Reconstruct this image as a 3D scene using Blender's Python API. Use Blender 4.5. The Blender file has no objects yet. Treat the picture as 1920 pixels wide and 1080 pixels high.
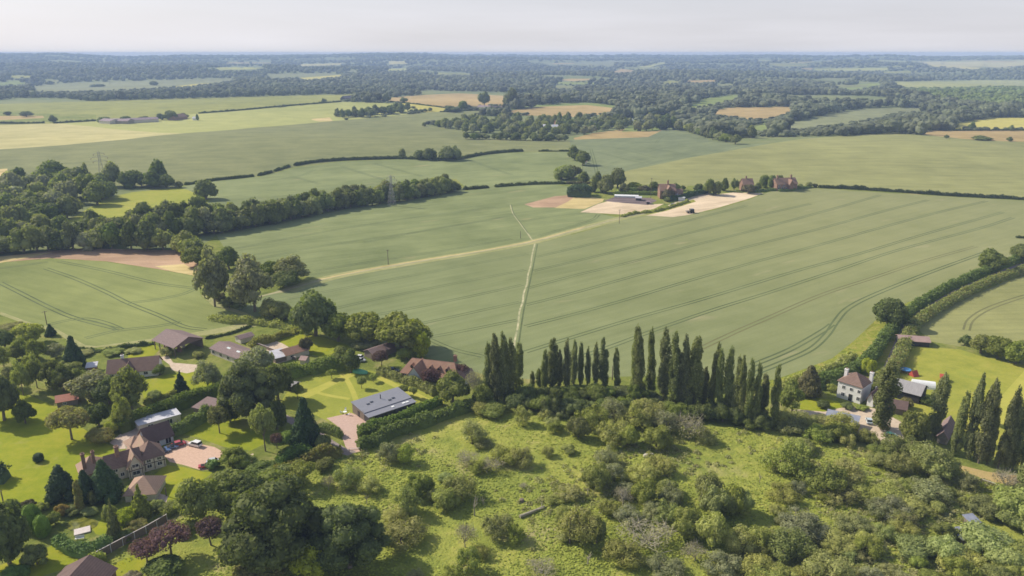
import bpy, math, random
import numpy as np
from mathutils import Vector, geometry
R = math.radians
random.seed(7)
SC = bpy.context.scene
COL = SC.collection

# ---------------------------------------------------------------- camera geometry (photo is 1920 x 1080)
F, CX, CY, PITCH, HC = 1423.0, 960.0, 540.0, R(17.2), 100.0
SP, CP = math.sin(PITCH), math.cos(PITCH)
SUN_EL, SUN_AZ = R(38), R(155)       # azimuth measured from +X towards +Y
SUN = (math.cos(SUN_AZ)*math.cos(SUN_EL), math.sin(SUN_AZ)*math.cos(SUN_EL), math.sin(SUN_EL))

# ---------------------------------------------------------------- terrain
SKY = [(-800,102),(-300,103),(0,101),(60,100.5),(120,100),(180,104.5),(250,108),(330,104.5),(480,103.5),(600,102),(700,99.5),(760,98.5),(800,100),(850,103),(960,103.5),(1080,106),(1160,104),(1300,105),(1450,103),(1560,105.5),(1660,103),(1720,106),(1800,106),(1920,105),(2700,103)]
SKX = np.array([a for a,b in SKY], float); SKY_ = np.array([b for a,b in SKY], float)
# gentle rises: (x, y, height, radius x, radius y, rotation)
BUMPS = [(430, 820, 9, 330, 150, 0.18), (-330, 900, 7, 300, 120, -0.1), (120, 560, 4, 170, 70, 0.1),
         (-250, 1500, 9, 500, 160, 0.0), (260, 1150, -6, 160, 120, 0.4), (700, 1700, 8, 400, 200, 0.2),
         (240, 330, 2.5, 140, 70, -0.3), (-190, 420, 2, 120, 60, 0.2)]
def H(x, y):
    x = np.asarray(x, float); y = np.asarray(y, float)
    z = np.zeros(np.broadcast(x, y).shape)
    for bx, by, h, rx, ry, a in BUMPS:
        ca, sa = math.cos(a), math.sin(a)
        u = ((x-bx)*ca+(y-by)*sa)/rx; v = (-(x-bx)*sa+(y-by)*ca)/ry
        z = z + h*np.exp(-(u*u+v*v))
    d = np.sqrt(x*x+y*y)
    px = CX + F*x/np.maximum(y*CP+HC*SP, 50.0)
    ridge = HC + 8600/F*(-(np.interp(px, SKX, SKY_)-98.5)*0.68) - 8
    t = np.clip((d-2900)/(8600-2900), 0, 1); s = t*t*(3-2*t)
    w = np.clip((d-2000)/2000, 0, 1)*np.clip((9500-d)/900, 0, 1)
    roll = w*(15*np.sin(d/430+x/900)+11*np.sin(d/240-x/520+1.3)+8*np.sin(x/340+d/700))
    z = z + ridge*s*np.clip(1-(d-8700)/9000, 0, 1) + roll*(1-0.75*t)
    return z
def Hs(x, y): return float(H(x, y))

def ray(u, v):
    a = (u-CX)/F; b = (CY-v)/F
    return (a, CP+b*SP, -SP+b*CP)
def flatuv(x, y, z=0.0):
    dz = z-HC
    dep = y*CP-dz*SP
    return CX+F*x/dep, CY-F*(y*SP+dz*CP)/dep
def project(p): return flatuv(p[0], p[1], p[2])
def hits(U, V):
    """photo pixels -> first point on the terrain"""
    U = np.atleast_1d(np.asarray(U, float)); V = np.atleast_1d(np.asarray(V, float))
    a = (U-CX)/F; b = (CY-V)/F
    dx, dy, dz = a, CP+b*SP, -SP+b*CP
    n = len(U); t0 = np.full(n, 20.0); done = np.zeros(n, bool); lo = t0.copy(); hi = t0.copy()
    t = t0.copy()
    for _ in range(900):
        tn = t*1.012+0.8
        below = (HC+dz*tn) <= H(dx*tn, dy*tn)
        new = below & ~done
        lo[new] = t[new]; hi[new] = tn[new]; done |= new
        t = tn
        if done.all() or t.min() > 16000: break
    lo[~done] = 13000; hi[~done] = 13000
    for _ in range(30):
        m = (lo+hi)/2
        below = (HC+dz*m) <= H(dx*m, dy*m)
        hi = np.where(below, m, hi); lo = np.where(below, lo, m)
    x, y = dx*hi, dy*hi
    return np.stack([x, y, H(x, y)], 1)
def hit(u, v):
    if v < 225: return hits([u], [v])[0]
    d = ray(u, v); z = 0.0
    for _ in range(14):
        k = (z-HC)/d[2]; zn = Hs(d[0]*k, d[1]*k)
        if abs(zn-z) < 0.005: z = zn; break
        z = 0.3*z+0.7*zn if _ > 4 else zn
    k = (z-HC)/d[2]; return np.array([d[0]*k, d[1]*k, Hs(d[0]*k, d[1]*k)])
def ppm(p):
    """photo pixels per metre at a world point"""
    return F/(p[1]*CP+(HC-p[2])*SP)
def z_at(p, v):
    """height above the ground at p whose photo row is v"""
    r = ray(CX, v)
    return HC+r[2]*(p[1]/r[1])-p[2]

# ---------------------------------------------------------------- objects
USED = {}
def tag(o, label=None, cat=None, group=None, kind=None):
    if label: o['label'] = label
    if cat: o['category'] = cat
    if group: o['group'] = group
    if kind: o['kind'] = kind
    return o
def mesh_np(name, V, faces, mats=(), midx=None, smooth=False, tint=None):
    me = bpy.data.meshes.new(name)
    V = np.asarray(V, np.float32)
    me.vertices.add(len(V)); me.vertices.foreach_set('co', V.ravel())
    if isinstance(faces, np.ndarray): faces = [faces]
    idx = np.concatenate([f.ravel() for f in faces]).astype(np.int32)
    tot = np.concatenate([np.full(len(f), f.shape[1], np.int32) for f in faces])
    st = np.concatenate([[0], np.cumsum(tot)[:-1]]).astype(np.int32)
    me.loops.add(len(idx)); me.loops.foreach_set('vertex_index', idx)
    me.polygons.add(len(tot)); me.polygons.foreach_set('loop_start', st)
    for m in mats: me.materials.append(m)
    if midx is not None: me.polygons.foreach_set('material_index', np.asarray(midx, np.int32))
    if tint is not None:
        a = me.attributes.new('tint', 'FLOAT', 'POINT'); a.data.foreach_set('value', np.asarray(tint, np.float32))
    me.polygons.foreach_set('use_smooth', np.full(len(tot), bool(smooth)))
    me.update(calc_edges=True)
    return me
def link(name, me, parent=None):
    o = bpy.data.objects.new(name, me); COL.objects.link(o)
    if parent is not None: o.parent = parent
    return o
def empty(name, loc=(0,0,0), rz=0.0, sc=(1,1,1)):
    o = bpy.data.objects.new(name, None); COL.objects.link(o)
    o.location = loc; o.rotation_euler = (0,0,rz); o.scale = sc; o.empty_display_size = 0.5
    return o
def copy_tree(o, parent=None):
    c = o.copy(); COL.objects.link(c); c.parent = parent
    for ch in list(o.children): copy_tree(ch, c)
    return c

class MB:
    """collects boxes, prisms, tubes; becomes ONE mesh object"""
    def __init__(s): s.v = []; s.f = []
    def add(s, vs, fs):
        n = len(s.v); s.v += [tuple(p) for p in vs]; s.f += [tuple(i+n for i in f) for f in fs]
    def box(s, x0, x1, y0, y1, z0, z1):
        s.add([(x0,y0,z0),(x1,y0,z0),(x1,y1,z0),(x0,y1,z0),(x0,y0,z1),(x1,y0,z1),(x1,y1,z1),(x0,y1,z1)],
              [(0,3,2,1),(4,5,6,7),(0,1,5,4),(1,2,6,5),(2,3,7,6),(3,0,4,7)])
    def poly(s, pts): s.add(pts, [tuple(range(len(pts)))])
    def slab(s, pts, th):
        """pts: planar loop seen from outside (ccw); gives it thickness th inwards"""
        p = [Vector(q) for q in pts]; n = (p[1]-p[0]).cross(p[2]-p[0]).normalized()
        q = [a-n*th for a in p]; k = len(p)
        s.add(p+q, [tuple(range(k)), tuple(range(2*k-1, k-1, -1))]+[(i, i+k, (i+1)%k+k, (i+1)%k) for i in range(k)])
    def tube(s, a, b, r0, r1, n=6):
        a, b = Vector(a), Vector(b); d = (b-a).normalized()
        u = d.cross(Vector((0.31,0.2,0.93))).normalized(); w = d.cross(u)
        vs = [a+(u*math.cos(2*math.pi*i/n)+w*math.sin(2*math.pi*i/n))*r0 for i in range(n)]
        vs += [b+(u*math.cos(2*math.pi*i/n)+w*math.sin(2*math.pi*i/n))*r1 for i in range(n)]
        s.add(vs, [(i,(i+1)%n,(i+1)%n+n,i+n) for i in range(n)]+[tuple(range(n-1,-1,-1)), tuple(range(n,2*n))])
    def lathe(s, prof, n=12, c=(0,0,0), axis='z'):
        vs = []
        for r, z in prof:
            for i in range(n):
                a = 2*math.pi*i/n
                q = (r*math.cos(a), r*math.sin(a), z)
                if axis == 'y': q = (q[0], q[2], q[1])
                if axis == 'x': q = (q[2], q[0], q[1])
                vs.append((c[0]+q[0], c[1]+q[1], c[2]+q[2]))
        fs = []
        for j in range(len(prof)-1):
            for i in range(n): fs.append((j*n+i, j*n+(i+1)%n, (j+1)*n+(i+1)%n, (j+1)*n+i))
        fs.append(tuple(range(n-1,-1,-1))); fs.append(tuple(range((len(prof)-1)*n, len(prof)*n)))
        s.add(vs, fs)
    def build(s, name, mat, parent=None, smooth=False, bevel=0):
        me = bpy.data.meshes.new(name); me.from_pydata(s.v, [], s.f); me.update()
        if bevel or True:
            import bmesh
            bm = bmesh.new(); bm.from_mesh(me)
            bmesh.ops.recalc_face_normals(bm, faces=bm.faces)
            if bevel:
                bmesh.ops.bevel(bm, geom=[e for e in bm.edges if len(e.link_faces)==2 and e.calc_face_angle(0) > 0.5], offset=bevel, segments=2, affect='EDGES', profile=0.6)
            bm.to_mesh(me); bm.free()
        if smooth: me.polygons.foreach_set('use_smooth', [True]*len(me.polygons))
        me.materials.append(mat)
        return link(name, me, parent)

# ---------------------------------------------------------------- materials
def srgb(r, g, b):
    return tuple(((c/255)/12.92 if c/255 <= 0.04045 else ((c/255+0.055)/1.055)**2.4) for c in (r, g, b))+(1.0,)
MATS = {}
def newmat(name):
    m = bpy.data.materials.new(name); m.use_nodes = True; MATS[name] = m
    nt = m.node_tree
    for n in list(nt.nodes): nt.nodes.remove(n)
    return m, nt
def N(nt, t, **kw):
    n = nt.nodes.new(t)
    for k, v in kw.items():
        if k.startswith('i_'):
            n.inputs[k[2:].replace('_', ' ')].default_value = v
        else: setattr(n, k, v)
    return n
def ramp(nt, fac, stops):
    r = nt.nodes.new('ShaderNodeValToRGB'); e = r.color_ramp.elements
    while len(e) < len(stops): e.new(0.5)
    for k, (p, c) in enumerate(stops): e[k].position = p; e[k].color = c
    nt.links.new(fac, r.inputs[0]); return r.outputs[0]
def mixc(nt, fac, a, b, mode='MIX'):
    m = nt.nodes.new('ShaderNodeMix'); m.data_type = 'RGBA'; m.blend_type = mode
    for s, v in ((m.inputs[0], fac), (m.inputs[6], a), (m.inputs[7], b)):
        if isinstance(v, bpy.types.NodeSocket): nt.links.new(v, s)
        else: s.default_value = v
    return m.outputs[2]
def mathn(nt, op, a, b=None, clamp=False):
    m = nt.nodes.new('ShaderNodeMath'); m.operation = op; m.use_clamp = clamp
    for s, v in ((m.inputs[0], a), (m.inputs[1], b)):
        if v is None: continue
        if isinstance(v, bpy.types.NodeSocket): nt.links.new(v, s)
        else: s.default_value = v
    return m.outputs[0]
def noise(nt, vec, scale, detail=3, rough=0.55):
    n = N(nt, 'ShaderNodeTexNoise'); n.inputs['Scale'].default_value = scale
    n.inputs['Detail'].default_value = detail; n.inputs['Roughness'].default_value = rough
    nt.links.new(vec, n.inputs['Vector']); return n.outputs['Fac']
def mapping(nt, vec, rz=0.0, sc=(1,1,1)):
    """coordinates turned by rz, then stretched"""
    a = nt.nodes.new('ShaderNodeMapping'); a.inputs['Rotation'].default_value = (0,0,-rz); nt.links.new(vec, a.inputs['Vector'])
    b = nt.nodes.new('ShaderNodeMapping'); b.inputs['Scale'].default_value = sc; nt.links.new(a.outputs[0], b.inputs['Vector'])
    return b.outputs[0]
def finish(nt, col, rough=0.9, bump=None, bstr=0.3, bdist=0.1, spec=0.2, metallic=0.0):
    b = nt.nodes.new('ShaderNodeBsdfPrincipled'); o = nt.nodes.new('ShaderNodeOutputMaterial')
    if isinstance(col, bpy.types.NodeSocket): nt.links.new(col, b.inputs['Base Color'])
    else: b.inputs['Base Color'].default_value = col
    b.inputs['Roughness'].default_value = rough; b.inputs['Specular IOR Level'].default_value = spec
    b.inputs['Metallic'].default_value = metallic
    if bump is not None:
        k = nt.nodes.new('ShaderNodeBump'); k.inputs['Strength'].default_value = bstr; k.inputs['Distance'].default_value = bdist
        nt.links.new(bump, k.inputs['Height']); nt.links.new(k.outputs[0], b.inputs['Normal'])
    nt.links.new(b.outputs[0], o.inputs[0]); return b
def scale_c(c, k): return (c[0]*k, c[1]*k, c[2]*k, 1)

def crop_mat(name, ca, cb, ang=0.3, patch=0.012, fine=1.0, streak=0.5, cgrad=None, bump=0.25, patchy=None):
    """a growing crop: two tones, drill streaks along ang, fine grain"""
    ca, cb = scale_c(ca, 0.86), scale_c(cb, 1.10)
    m, nt = newmat(name)
    g = N(nt, 'ShaderNodeNewGeometry').outputs['Position']
    st = mapping(nt, g, ang, (0.012, 0.35, 0.3))
    big = noise(nt, g, patch, 4, 0.6); s1 = noise(nt, st, 1.0, 4, 0.65)
    gr = noise(nt, g, fine, 5, 0.75)
    mid = noise(nt, mapping(nt, g, ang, (0.03, 0.09, 0.1)), 1.0, 4, 0.6)
    f = mathn(nt, 'ADD', mathn(nt, 'MULTIPLY', big, 0.40), mathn(nt, 'MULTIPLY', s1, 0.28*streak*2))
    f = mathn(nt, 'ADD', f, mathn(nt, 'MULTIPLY', gr, 0.22)); f = mathn(nt, 'ADD', f, mathn(nt, 'MULTIPLY', mid, 0.25))
    f = mathn(nt, 'ADD', f, mathn(nt, 'MULTIPLY', mathn(nt, 'SUBTRACT', noise(nt, g, 0.035, 3, 0.6), 0.5), 0.30))
    f = mathn(nt, 'MULTIPLY', mathn(nt, 'SUBTRACT', f, 0.5*(0.87+0.56*streak-0.0)-0.13), 3.9, True)
    if cgrad is not None:   # riper crop further along x, plus light-angle tone put into the colour: (x0, x1, other pair)
        sx = N(nt, 'ShaderNodeSeparateXYZ'); nt.links.new(g, sx.inputs[0])
        d = mathn(nt, 'ADD', mathn(nt, 'MULTIPLY', sx.outputs[0], cgrad[4]), mathn(nt, 'MULTIPLY', sx.outputs[1], cgrad[5]))
        k = mathn(nt, 'DIVIDE', mathn(nt, 'SUBTRACT', d, cgrad[0]), cgrad[1]-cgrad[0], True)
        A = mixc(nt, k, ca, cgrad[2]); B = mixc(nt, k, cb, cgrad[3]); col = mixc(nt, f, A, B)
    else: col = mixc(nt, f, ca, cb)
    if patchy is not None:  # thin or lodged spots of another colour
        p = noise(nt, mapping(nt, g, ang, (0.025, 0.10, 0.1)), 1.0, 3, 0.5)
        p = mathn(nt, 'MULTIPLY', mathn(nt, 'SUBTRACT', p, patchy[1]), 9.0, True)
        col = mixc(nt, mathn(nt, 'MULTIPLY', p, patchy[2]), col, patchy[0])
    finish(nt, col, 0.95, gr, bump, 0.35, 0.1)
    return m
def grass_mat(name, stops, s1=0.05, s2=0.35, s3=1.8, bump=0.5, wear=None):
    m, nt = newmat(name)
    g = N(nt, 'ShaderNodeNewGeometry').outputs['Position']
    a = noise(nt, g, s1, 4, 0.6); b = noise(nt, g, s2, 4, 0.65); c = noise(nt, g, s3, 4, 0.75)
    f = mathn(nt, 'ADD', mathn(nt, 'MULTIPLY', a, 0.4), mathn(nt, 'ADD', mathn(nt, 'MULTIPLY', b, 0.38), mathn(nt, 'MULTIPLY', c, 0.22)))
    f = mathn(nt, 'MULTIPLY', mathn(nt, 'SUBTRACT', f, 0.36), 3.7, True)
    col = ramp(nt, f, stops)
    if wear is not None:
        w = noise(nt, g, wear[1], 4, 0.6); w = mathn(nt, 'MULTIPLY', mathn(nt, 'SUBTRACT', w, wear[2]), 8, True)
        col = mixc(nt, w, col, wear[0])
    finish(nt, col, 0.95, mathn(nt, 'ADD', b, c), bump, 0.5, 0.1)
    return m
def plain_mat(name, ca, cb, scale=1.0, rough=0.85, bump=0.2, spec=0.2, metallic=0.0, stretch=(1,1,1), rz=0):
    m, nt = newmat(name)
    g = N(nt, 'ShaderNodeTexCoord').outputs['Object']
    v = mapping(nt, g, rz, stretch)
    f = noise(nt, v, scale, 5, 0.65)
    f = mathn(nt, 'MULTIPLY', mathn(nt, 'SUBTRACT', f, 0.3), 2.5, True)
    finish(nt, mixc(nt, f, ca, cb), rough, f, bump, 0.05, spec, metallic)
    return m
def roof_mat(name, ca, cb, row=0.30, lichen=None):
    """rows of tiles in object space, blotchy weathering"""
    m, nt = newmat(name)
    g = N(nt, 'ShaderNodeTexCoord').outputs['Object']
    a = noise(nt, g, 0.7, 5, 0.65); b = noise(nt, g, 5.0, 3, 0.7)
    w = N(nt, 'ShaderNodeTexWave'); w.bands_direction = 'Z'; w.inputs['Scale'].default_value = 1/row/3; w.inputs['Distortion'].default_value = 1.2
    w.inputs['Detail'].default_value = 2
    nt.links.new(g, w.inputs['Vector'])
    f = mathn(nt, 'ADD', mathn(nt, 'MULTIPLY', a, 0.5), mathn(nt, 'MULTIPLY', b, 0.3)); f = mathn(nt, 'ADD', f, mathn(nt, 'MULTIPLY', w.outputs['Fac'], 0.2))
    f = mathn(nt, 'MULTIPLY', mathn(nt, 'SUBTRACT', f, 0.3), 2.4, True)
    col = mixc(nt, f, ca, cb)
    if lichen is not None:
        l = noise(nt, g, 0.45, 4, 0.6); l = mathn(nt, 'MULTIPLY', mathn(nt, 'SUBTRACT', l, 0.55), 6, True)
        col = mixc(nt, mathn(nt, 'MULTIPLY', l, 0.6), col, lichen)
    finish(nt, col, 0.85, w.outputs['Fac'], 0.4, 0.03, 0.2)
    return m
def leaf_mat(name, base, var=0.25, hue=0.012, trans=0.35, warm=None, rnd=True, useTint=False):
    """foliage: per-tree and per-clump variation, light passes through"""
    m, nt = newmat(name)
    oi = N(nt, 'ShaderNodeObjectInfo'); geo = N(nt, 'ShaderNodeNewGeometry')
    col = N(nt, 'ShaderNodeRGB'); col.outputs[0].default_value = base; c = col.outputs[0]
    hs = N(nt, 'ShaderNodeHueSaturation'); nt.links.new(c, hs.inputs['Color'])
    rs = oi.outputs['Random']
    if useTint:
        at = N(nt, 'ShaderNodeAttribute'); at.attribute_name = 'tint'; rs = at.outputs['Fac']
    nt.links.new(mathn(nt, 'ADD', mathn(nt, 'MULTIPLY', rs, 2*hue), 0.5-hue), hs.inputs['Hue'])
    v2 = mathn(nt, 'FRACT', mathn(nt, 'MULTIPLY', rs, 7.31))
    pos = geo.outputs['Position']
    n1 = noise(nt, pos, 0.55, 3, 0.6); n2 = geo.outputs['Random Per Island']
    val = mathn(nt, 'ADD', mathn(nt, 'MULTIPLY', v2, 2*var), 1-var)
    val = mathn(nt, 'ADD', val, mathn(nt, 'MULTIPLY', mathn(nt, 'SUBTRACT', n1, 0.5), 0.9))
    val = mathn(nt, 'ADD', val, mathn(nt, 'MULTIPLY', mathn(nt, 'SUBTRACT', n2, 0.5), 0.5 if not useTint else 0.15))
    nt.links.new(mathn(nt, 'MAXIMUM', val, 0.25), hs.inputs['Value'])
    sat = mathn(nt, 'ADD', mathn(nt, 'MULTIPLY', mathn(nt, 'FRACT', mathn(nt, 'MULTIPLY', rs, 3.17)), 0.22), 0.82)
    nt.links.new(sat, hs.inputs['Saturation'])
    cc = hs.outputs[0]
    if warm is not None:
        cc = mixc(nt, mathn(nt, 'MULTIPLY', mathn(nt, 'SUBTRACT', noise(nt, pos, 0.9, 3, 0.6), 0.5), 4, True), cc, warm)
    d = N(nt, 'ShaderNodeBsdfPrincipled'); d.inputs['Roughness'].default_value = 0.75; d.inputs['Specular IOR Level'].default_value = 0.12
    nt.links.new(cc, d.inputs['Base Color'])
    t = N(nt, 'ShaderNodeBsdfTranslucent'); tc = mixc(nt, 1.0, cc, (1.25,1.35,0.55,1), 'MULTIPLY'); nt.links.new(tc, t.inputs['Color'])
    mx = N(nt, 'ShaderNodeMixShader'); mx.inputs[0].default_value = trans
    nt.links.new(d.outputs[0], mx.inputs[1]); nt.links.new(t.outputs[0], mx.inputs[2])
    o = N(nt, 'ShaderNodeOutputMaterial'); nt.links.new(mx.outputs[0], o.inputs[0])
    return m
# ---------------------------------------------------------------- camera, light, sky, air
def setup_world():
    cd = bpy.data.cameras.new('camera'); cam = bpy.data.objects.new('camera', cd); COL.objects.link(cam)
    cd.sensor_width = 36.0; cd.lens = 36.0*F/1920.0; cd.clip_start = 1.0; cd.clip_end = 60000
    cam.location = (0,0,HC); cam.rotation_euler = (R(90)-PITCH, 0, 0); SC.camera = cam
    sd = bpy.data.lights.new('sun', 'SUN'); so = bpy.data.objects.new('sun', sd); COL.objects.link(so)
    sd.energy = 5.0; sd.angle = R(0.55); sd.color = (1.0, 0.905, 0.755)
    so.rotation_euler = Vector(SUN).to_track_quat('Z', 'Y').to_euler(); so.location = (-100,100,300)
    w = bpy.data.worlds.new('World'); SC.world = w; w.use_nodes = True; nt = w.node_tree
    for n in list(nt.nodes): nt.nodes.remove(n)
    sky = N(nt, 'ShaderNodeTexSky'); sky.sky_type = 'NISHITA'; sky.sun_disc = False
    sky.sun_elevation = SUN_EL; sky.sun_rotation = math.atan2(SUN[0], SUN[1])
    sky.air_density = 1.0; sky.dust_density = 2.5; sky.ozone_density = 2.0; sky.altitude = 100
    # a thin veil of high cloud
    tc = N(nt, 'ShaderNodeTexCoord').outputs['Generated']
    mp = N(nt, 'ShaderNodeMapping'); mp.inputs['Scale'].default_value = (2.2, 2.2, 26); nt.links.new(tc, mp.inputs['Vector'])
    cl = noise(nt, mp.outputs[0], 1.3, 4, 0.5)
    f = mathn(nt, 'ADD', mathn(nt, 'MULTIPLY', cl, 0.34), 0.50, True)
    hs = N(nt, 'ShaderNodeHueSaturation'); hs.inputs['Saturation'].default_value = 0.55; nt.links.new(sky.outputs[0], hs.inputs['Color'])
    # veil brightness follows height: brighter low down
    sx = N(nt, 'ShaderNodeSeparateXYZ'); nt.links.new(tc, sx.inputs[0])
    veil = ramp(nt, sx.outputs[2], [(0.0, (9.6,9.4,9.8,1)), (0.035, (9.0,8.95,9.6,1)), (0.10, (8.0,8.2,9.2,1)), (0.5, (3.3,4.0,5.6,1)), (1.0, (2.2,3.0,4.9,1))])
    low = ramp(nt, sx.outputs[2], [(0.0, (1,1,1,1)), (0.12, (0.9,)*3+(1,)), (0.5, (0.7,)*3+(1,)), (1.0, (0.6,)*3+(1,))])
    fb = mathn(nt, 'MULTIPLY', f, low, True)
    col = mixc(nt, fb, hs.outputs[0], veil)
    bg = N(nt, 'ShaderNodeBackground'); bg.inputs[1].default_value = 0.10; nt.links.new(col, bg.inputs[0])
    o = N(nt, 'ShaderNodeOutputWorld'); nt.links.new(bg.outputs[0], o.inputs[0])
    vs = SC.view_settings; vs.view_transform = 'Standard'; vs.look = 'None'; vs.exposure = 0.12; vs.gamma = 1.0; vs.use_curve_mapping = False
    SC.render.engine = 'CYCLES'
    c = SC.cycles
    c.max_bounces = 6; c.diffuse_bounces = 2; c.glossy_bounces = 2; c.transmission_bounces = 4; c.volume_bounces = 1; c.transparent_max_bounces = 6
    c.use_denoising = True; c.denoiser = 'OPENIMAGEDENOISE'; c.use_adaptive_sampling = True; c.adaptive_threshold = 0.015
    c.sample_clamp_indirect = 4.0; c.caustics_reflective = False; c.caustics_refractive = False
    c.filter_width = 1.6
def setup_haze():
    m, nt = newmat('haze_air')
    v = N(nt, 'ShaderNodeVolumePrincipled'); v.inputs['Color'].default_value = (0.47, 0.63, 1.0, 1)
    v.inputs['Density'].default_value = HAZE_D; v.inputs['Anisotropy'].default_value = 0.0
    o = N(nt, 'ShaderNodeOutputMaterial'); nt.links.new(v.outputs[0], o.inputs['Volume'])
    b = MB(); b.box(-14500, 14500, -300, 9900, -40, 107)
    h = b.build('haze', m); tag(h, 'pale blue summer haze lying over the whole countryside', 'haze', kind='stuff')
HAZE_D = 0.00015
# ---------------------------------------------------------------- the ground, cut into its fields, lawns, yards and tracks
C = srgb
def lin(*a): return (*a, 1.0)
G = {}
def ground_mats():
    sand = lin(0.52,0.42,0.27)
    G['wood_floor'] = grass_mat('wood_floor_mat', [(0,lin(.12,.155,.07)),(.5,lin(.18,.21,.085)),(1,lin(.27,.27,.13))], 0.004, 0.02, 0.3)
    G['rough'] = grass_mat('rough_grass_mat', [(0,lin(0.099,0.130,0.028)),(.45,lin(0.188,0.223,0.044)),(1,lin(0.297,0.288,0.081))], 0.03, 0.25, 1.2, 0.8, wear=(lin(.33,.30,.12), 0.07, 0.57))
    G['orchard'] = grass_mat('orchard_grass_mat', [(0,lin(.15,.19,.045)),(.35,lin(.25,.29,.055)),(.7,lin(.345,.36,.075)),(1,lin(.44,.41,.12))], 0.035, 0.22, 1.1, 1.0, wear=(lin(.37,.34,.145), 0.055, 0.56))
    G['lawn'] = grass_mat('lawn_mat', [(0,lin(0.186,0.236,0.013)),(.5,lin(0.260,0.291,0.021)),(1,lin(0.344,0.331,0.033))], 0.05, 0.3, 2.0, 0.25, wear=(lin(.34,.32,.085), 0.09, 0.60))
    G['meadow'] = grass_mat('meadow_mat', [(0,lin(0.232,0.266,0.041)),(.5,lin(0.303,0.322,0.052)),(1,lin(0.375,0.354,0.068))], 0.02, 0.2, 1.3, 0.4)
    G['paddock'] = grass_mat('paddock_mat', [(0,lin(0.225,0.257,0.038)),(.5,lin(0.327,0.330,0.055)),(1,lin(0.412,0.363,0.081))], 0.03, 0.18, 1.3, 0.4, wear=(lin(.25,.30,.05), 0.06, 0.58))
    G['bank'] = grass_mat('bank_mat', [(0,lin(0.158,0.207,0.031)),(.5,lin(0.277,0.306,0.046)),(1,lin(0.416,0.342,0.107))], 0.05, 0.4, 1.6, 0.9)
    G['wheatA'] = crop_mat('wheat_blue_green', lin(0.167,0.204,0.079), lin(0.245,0.274,0.118), 0.50, 0.006, 1.2, 0.5, patchy=(lin(0.343,0.310,0.155),0.65,0.7))
    G['wheatM'] = crop_mat('wheat_big_field', lin(0.142,0.188,0.078), lin(0.206,0.249,0.114), 0.62, 0.006, 1.2, 0.5,
        cgrad=(-60, 330, lin(0.214,0.230,0.094), lin(0.281,0.287,0.129), 0.92, 0.39), patchy=(lin(0.342,0.314,0.170),0.65,0.8))
    G['wheatV'] = crop_mat('wheat_valley', lin(0.148,0.180,0.091), lin(0.210,0.238,0.118), 0.9, 0.004, 0.8, 0.5)
    G['wheatR'] = crop_mat('wheat_right_hill', lin(0.236,0.246,0.093), lin(0.301,0.300,0.118), 0.02, 0.004, 0.7, 0.6)
    G['wheatB'] = crop_mat('wheat_back', lin(0.164,0.184,0.072), lin(0.239,0.246,0.103), 0.1, 0.003, 0.5, 0.5)
    G['wheatL'] = crop_mat('wheat_left', lin(0.183,0.218,0.067), lin(0.257,0.282,0.095), -0.5, 0.008, 1.2, 0.4)
    G['beans'] = crop_mat('grey_green_crop', lin(0.202,0.223,0.062), lin(0.321,0.320,0.081), 0.25, 0.003, 0.3, 0.8)
    G['cream'] = crop_mat('cream_barley', lin(0.406,0.376,0.153), lin(0.503,0.451,0.205), 0.2, 0.003, 0.3, 0.6)
    G['pale'] = crop_mat('pale_green_barley', lin(0.317,0.341,0.107), lin(0.401,0.400,0.134), 0.15, 0.003, 0.3, 0.5)
    G['tan'] = crop_mat('tan_grass', lin(0.354,0.261,0.108), lin(0.466,0.344,0.152), 0.1, 0.004, 0.3, 0.5)
    G['yellow'] = crop_mat('yellow_meadow', lin(0.403,0.367,0.088), lin(0.508,0.452,0.115), 0.1, 0.004, 0.3, 0.5)
    G['sage'] = crop_mat('sage_far_crop', lin(.185,.20,.10), lin(.25,.265,.13), 0.1, 0.003, 0.3, 0.5)
    G['fargreen'] = crop_mat('far_green_pasture', lin(0.176,0.232,0.064), lin(0.253,0.295,0.089), 0.1, 0.003, 0.3, 0.4)
    G['vine'] = crop_mat('orchard_rows_far', lin(.24,.27,.10), lin(.38,.38,.15), 1.45, 0.003, 0.3, 0.9)
    G['soil'] = crop_mat('bare_soil', lin(.36,.235,.15), lin(.50,.34,.22), 0.15, 0.02, 1.0, 0.6)
    G['ripe'] = crop_mat('ripe_strip', lin(.48,.38,.16), lin(.62,.50,.24), 0.15, 0.02, 1.0, 0.5)
    G['sand'] = crop_mat('sandy_soil', lin(.56,.44,.29), lin(.72,.58,.41), 0.45, 0.02, 1.0, 0.5)
    G['plough'] = crop_mat('dark_tilled_beds', lin(.12,.095,.10), lin(.24,.19,.18), 0.1, 0.03, 1.0, 1.0)
    G['track'] = plain_mat('pale_track', lin(.27,.27,.14), lin(.46,.40,.24), 0.12, bump=0.1)
    G['footpath'] = plain_mat('trodden_path', lin(.19,.22,.10), lin(.60,.54,.33), 0.30, bump=0.1)
    G['verge'] = grass_mat('verge_mat', [(0,lin(.24,.26,.10)),(.5,lin(.33,.33,.14)),(1,lin(.44,.40,.20))], 0.05, 0.3, 1.5, 0.7)
    G['gravel'] = plain_mat('pink_gravel', lin(.50,.33,.24), lin(.66,.47,.36), 1.6)
    G['drive'] = plain_mat('pink_brick_paving', lin(.47,.32,.26), lin(.58,.42,.35), 1.2)
    G['lane'] = plain_mat('worn_asphalt', lin(.22,.18,.17), lin(.32,.27,.25), 0.8)
    G['dirt'] = plain_mat('pale_yard', lin(.47,.37,.27), lin(.64,.53,.41), 0.7)
    G['paving'] = plain_mat('terrace_stone', lin(.46,.36,.29), lin(.60,.49,.41), 1.5)
    G['tram'] = crop_mat('wheel_track', lin(0.090,0.117,0.050), lin(0.134,0.165,0.072), 0.5, 0.02, 1.2, 0.4)
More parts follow.
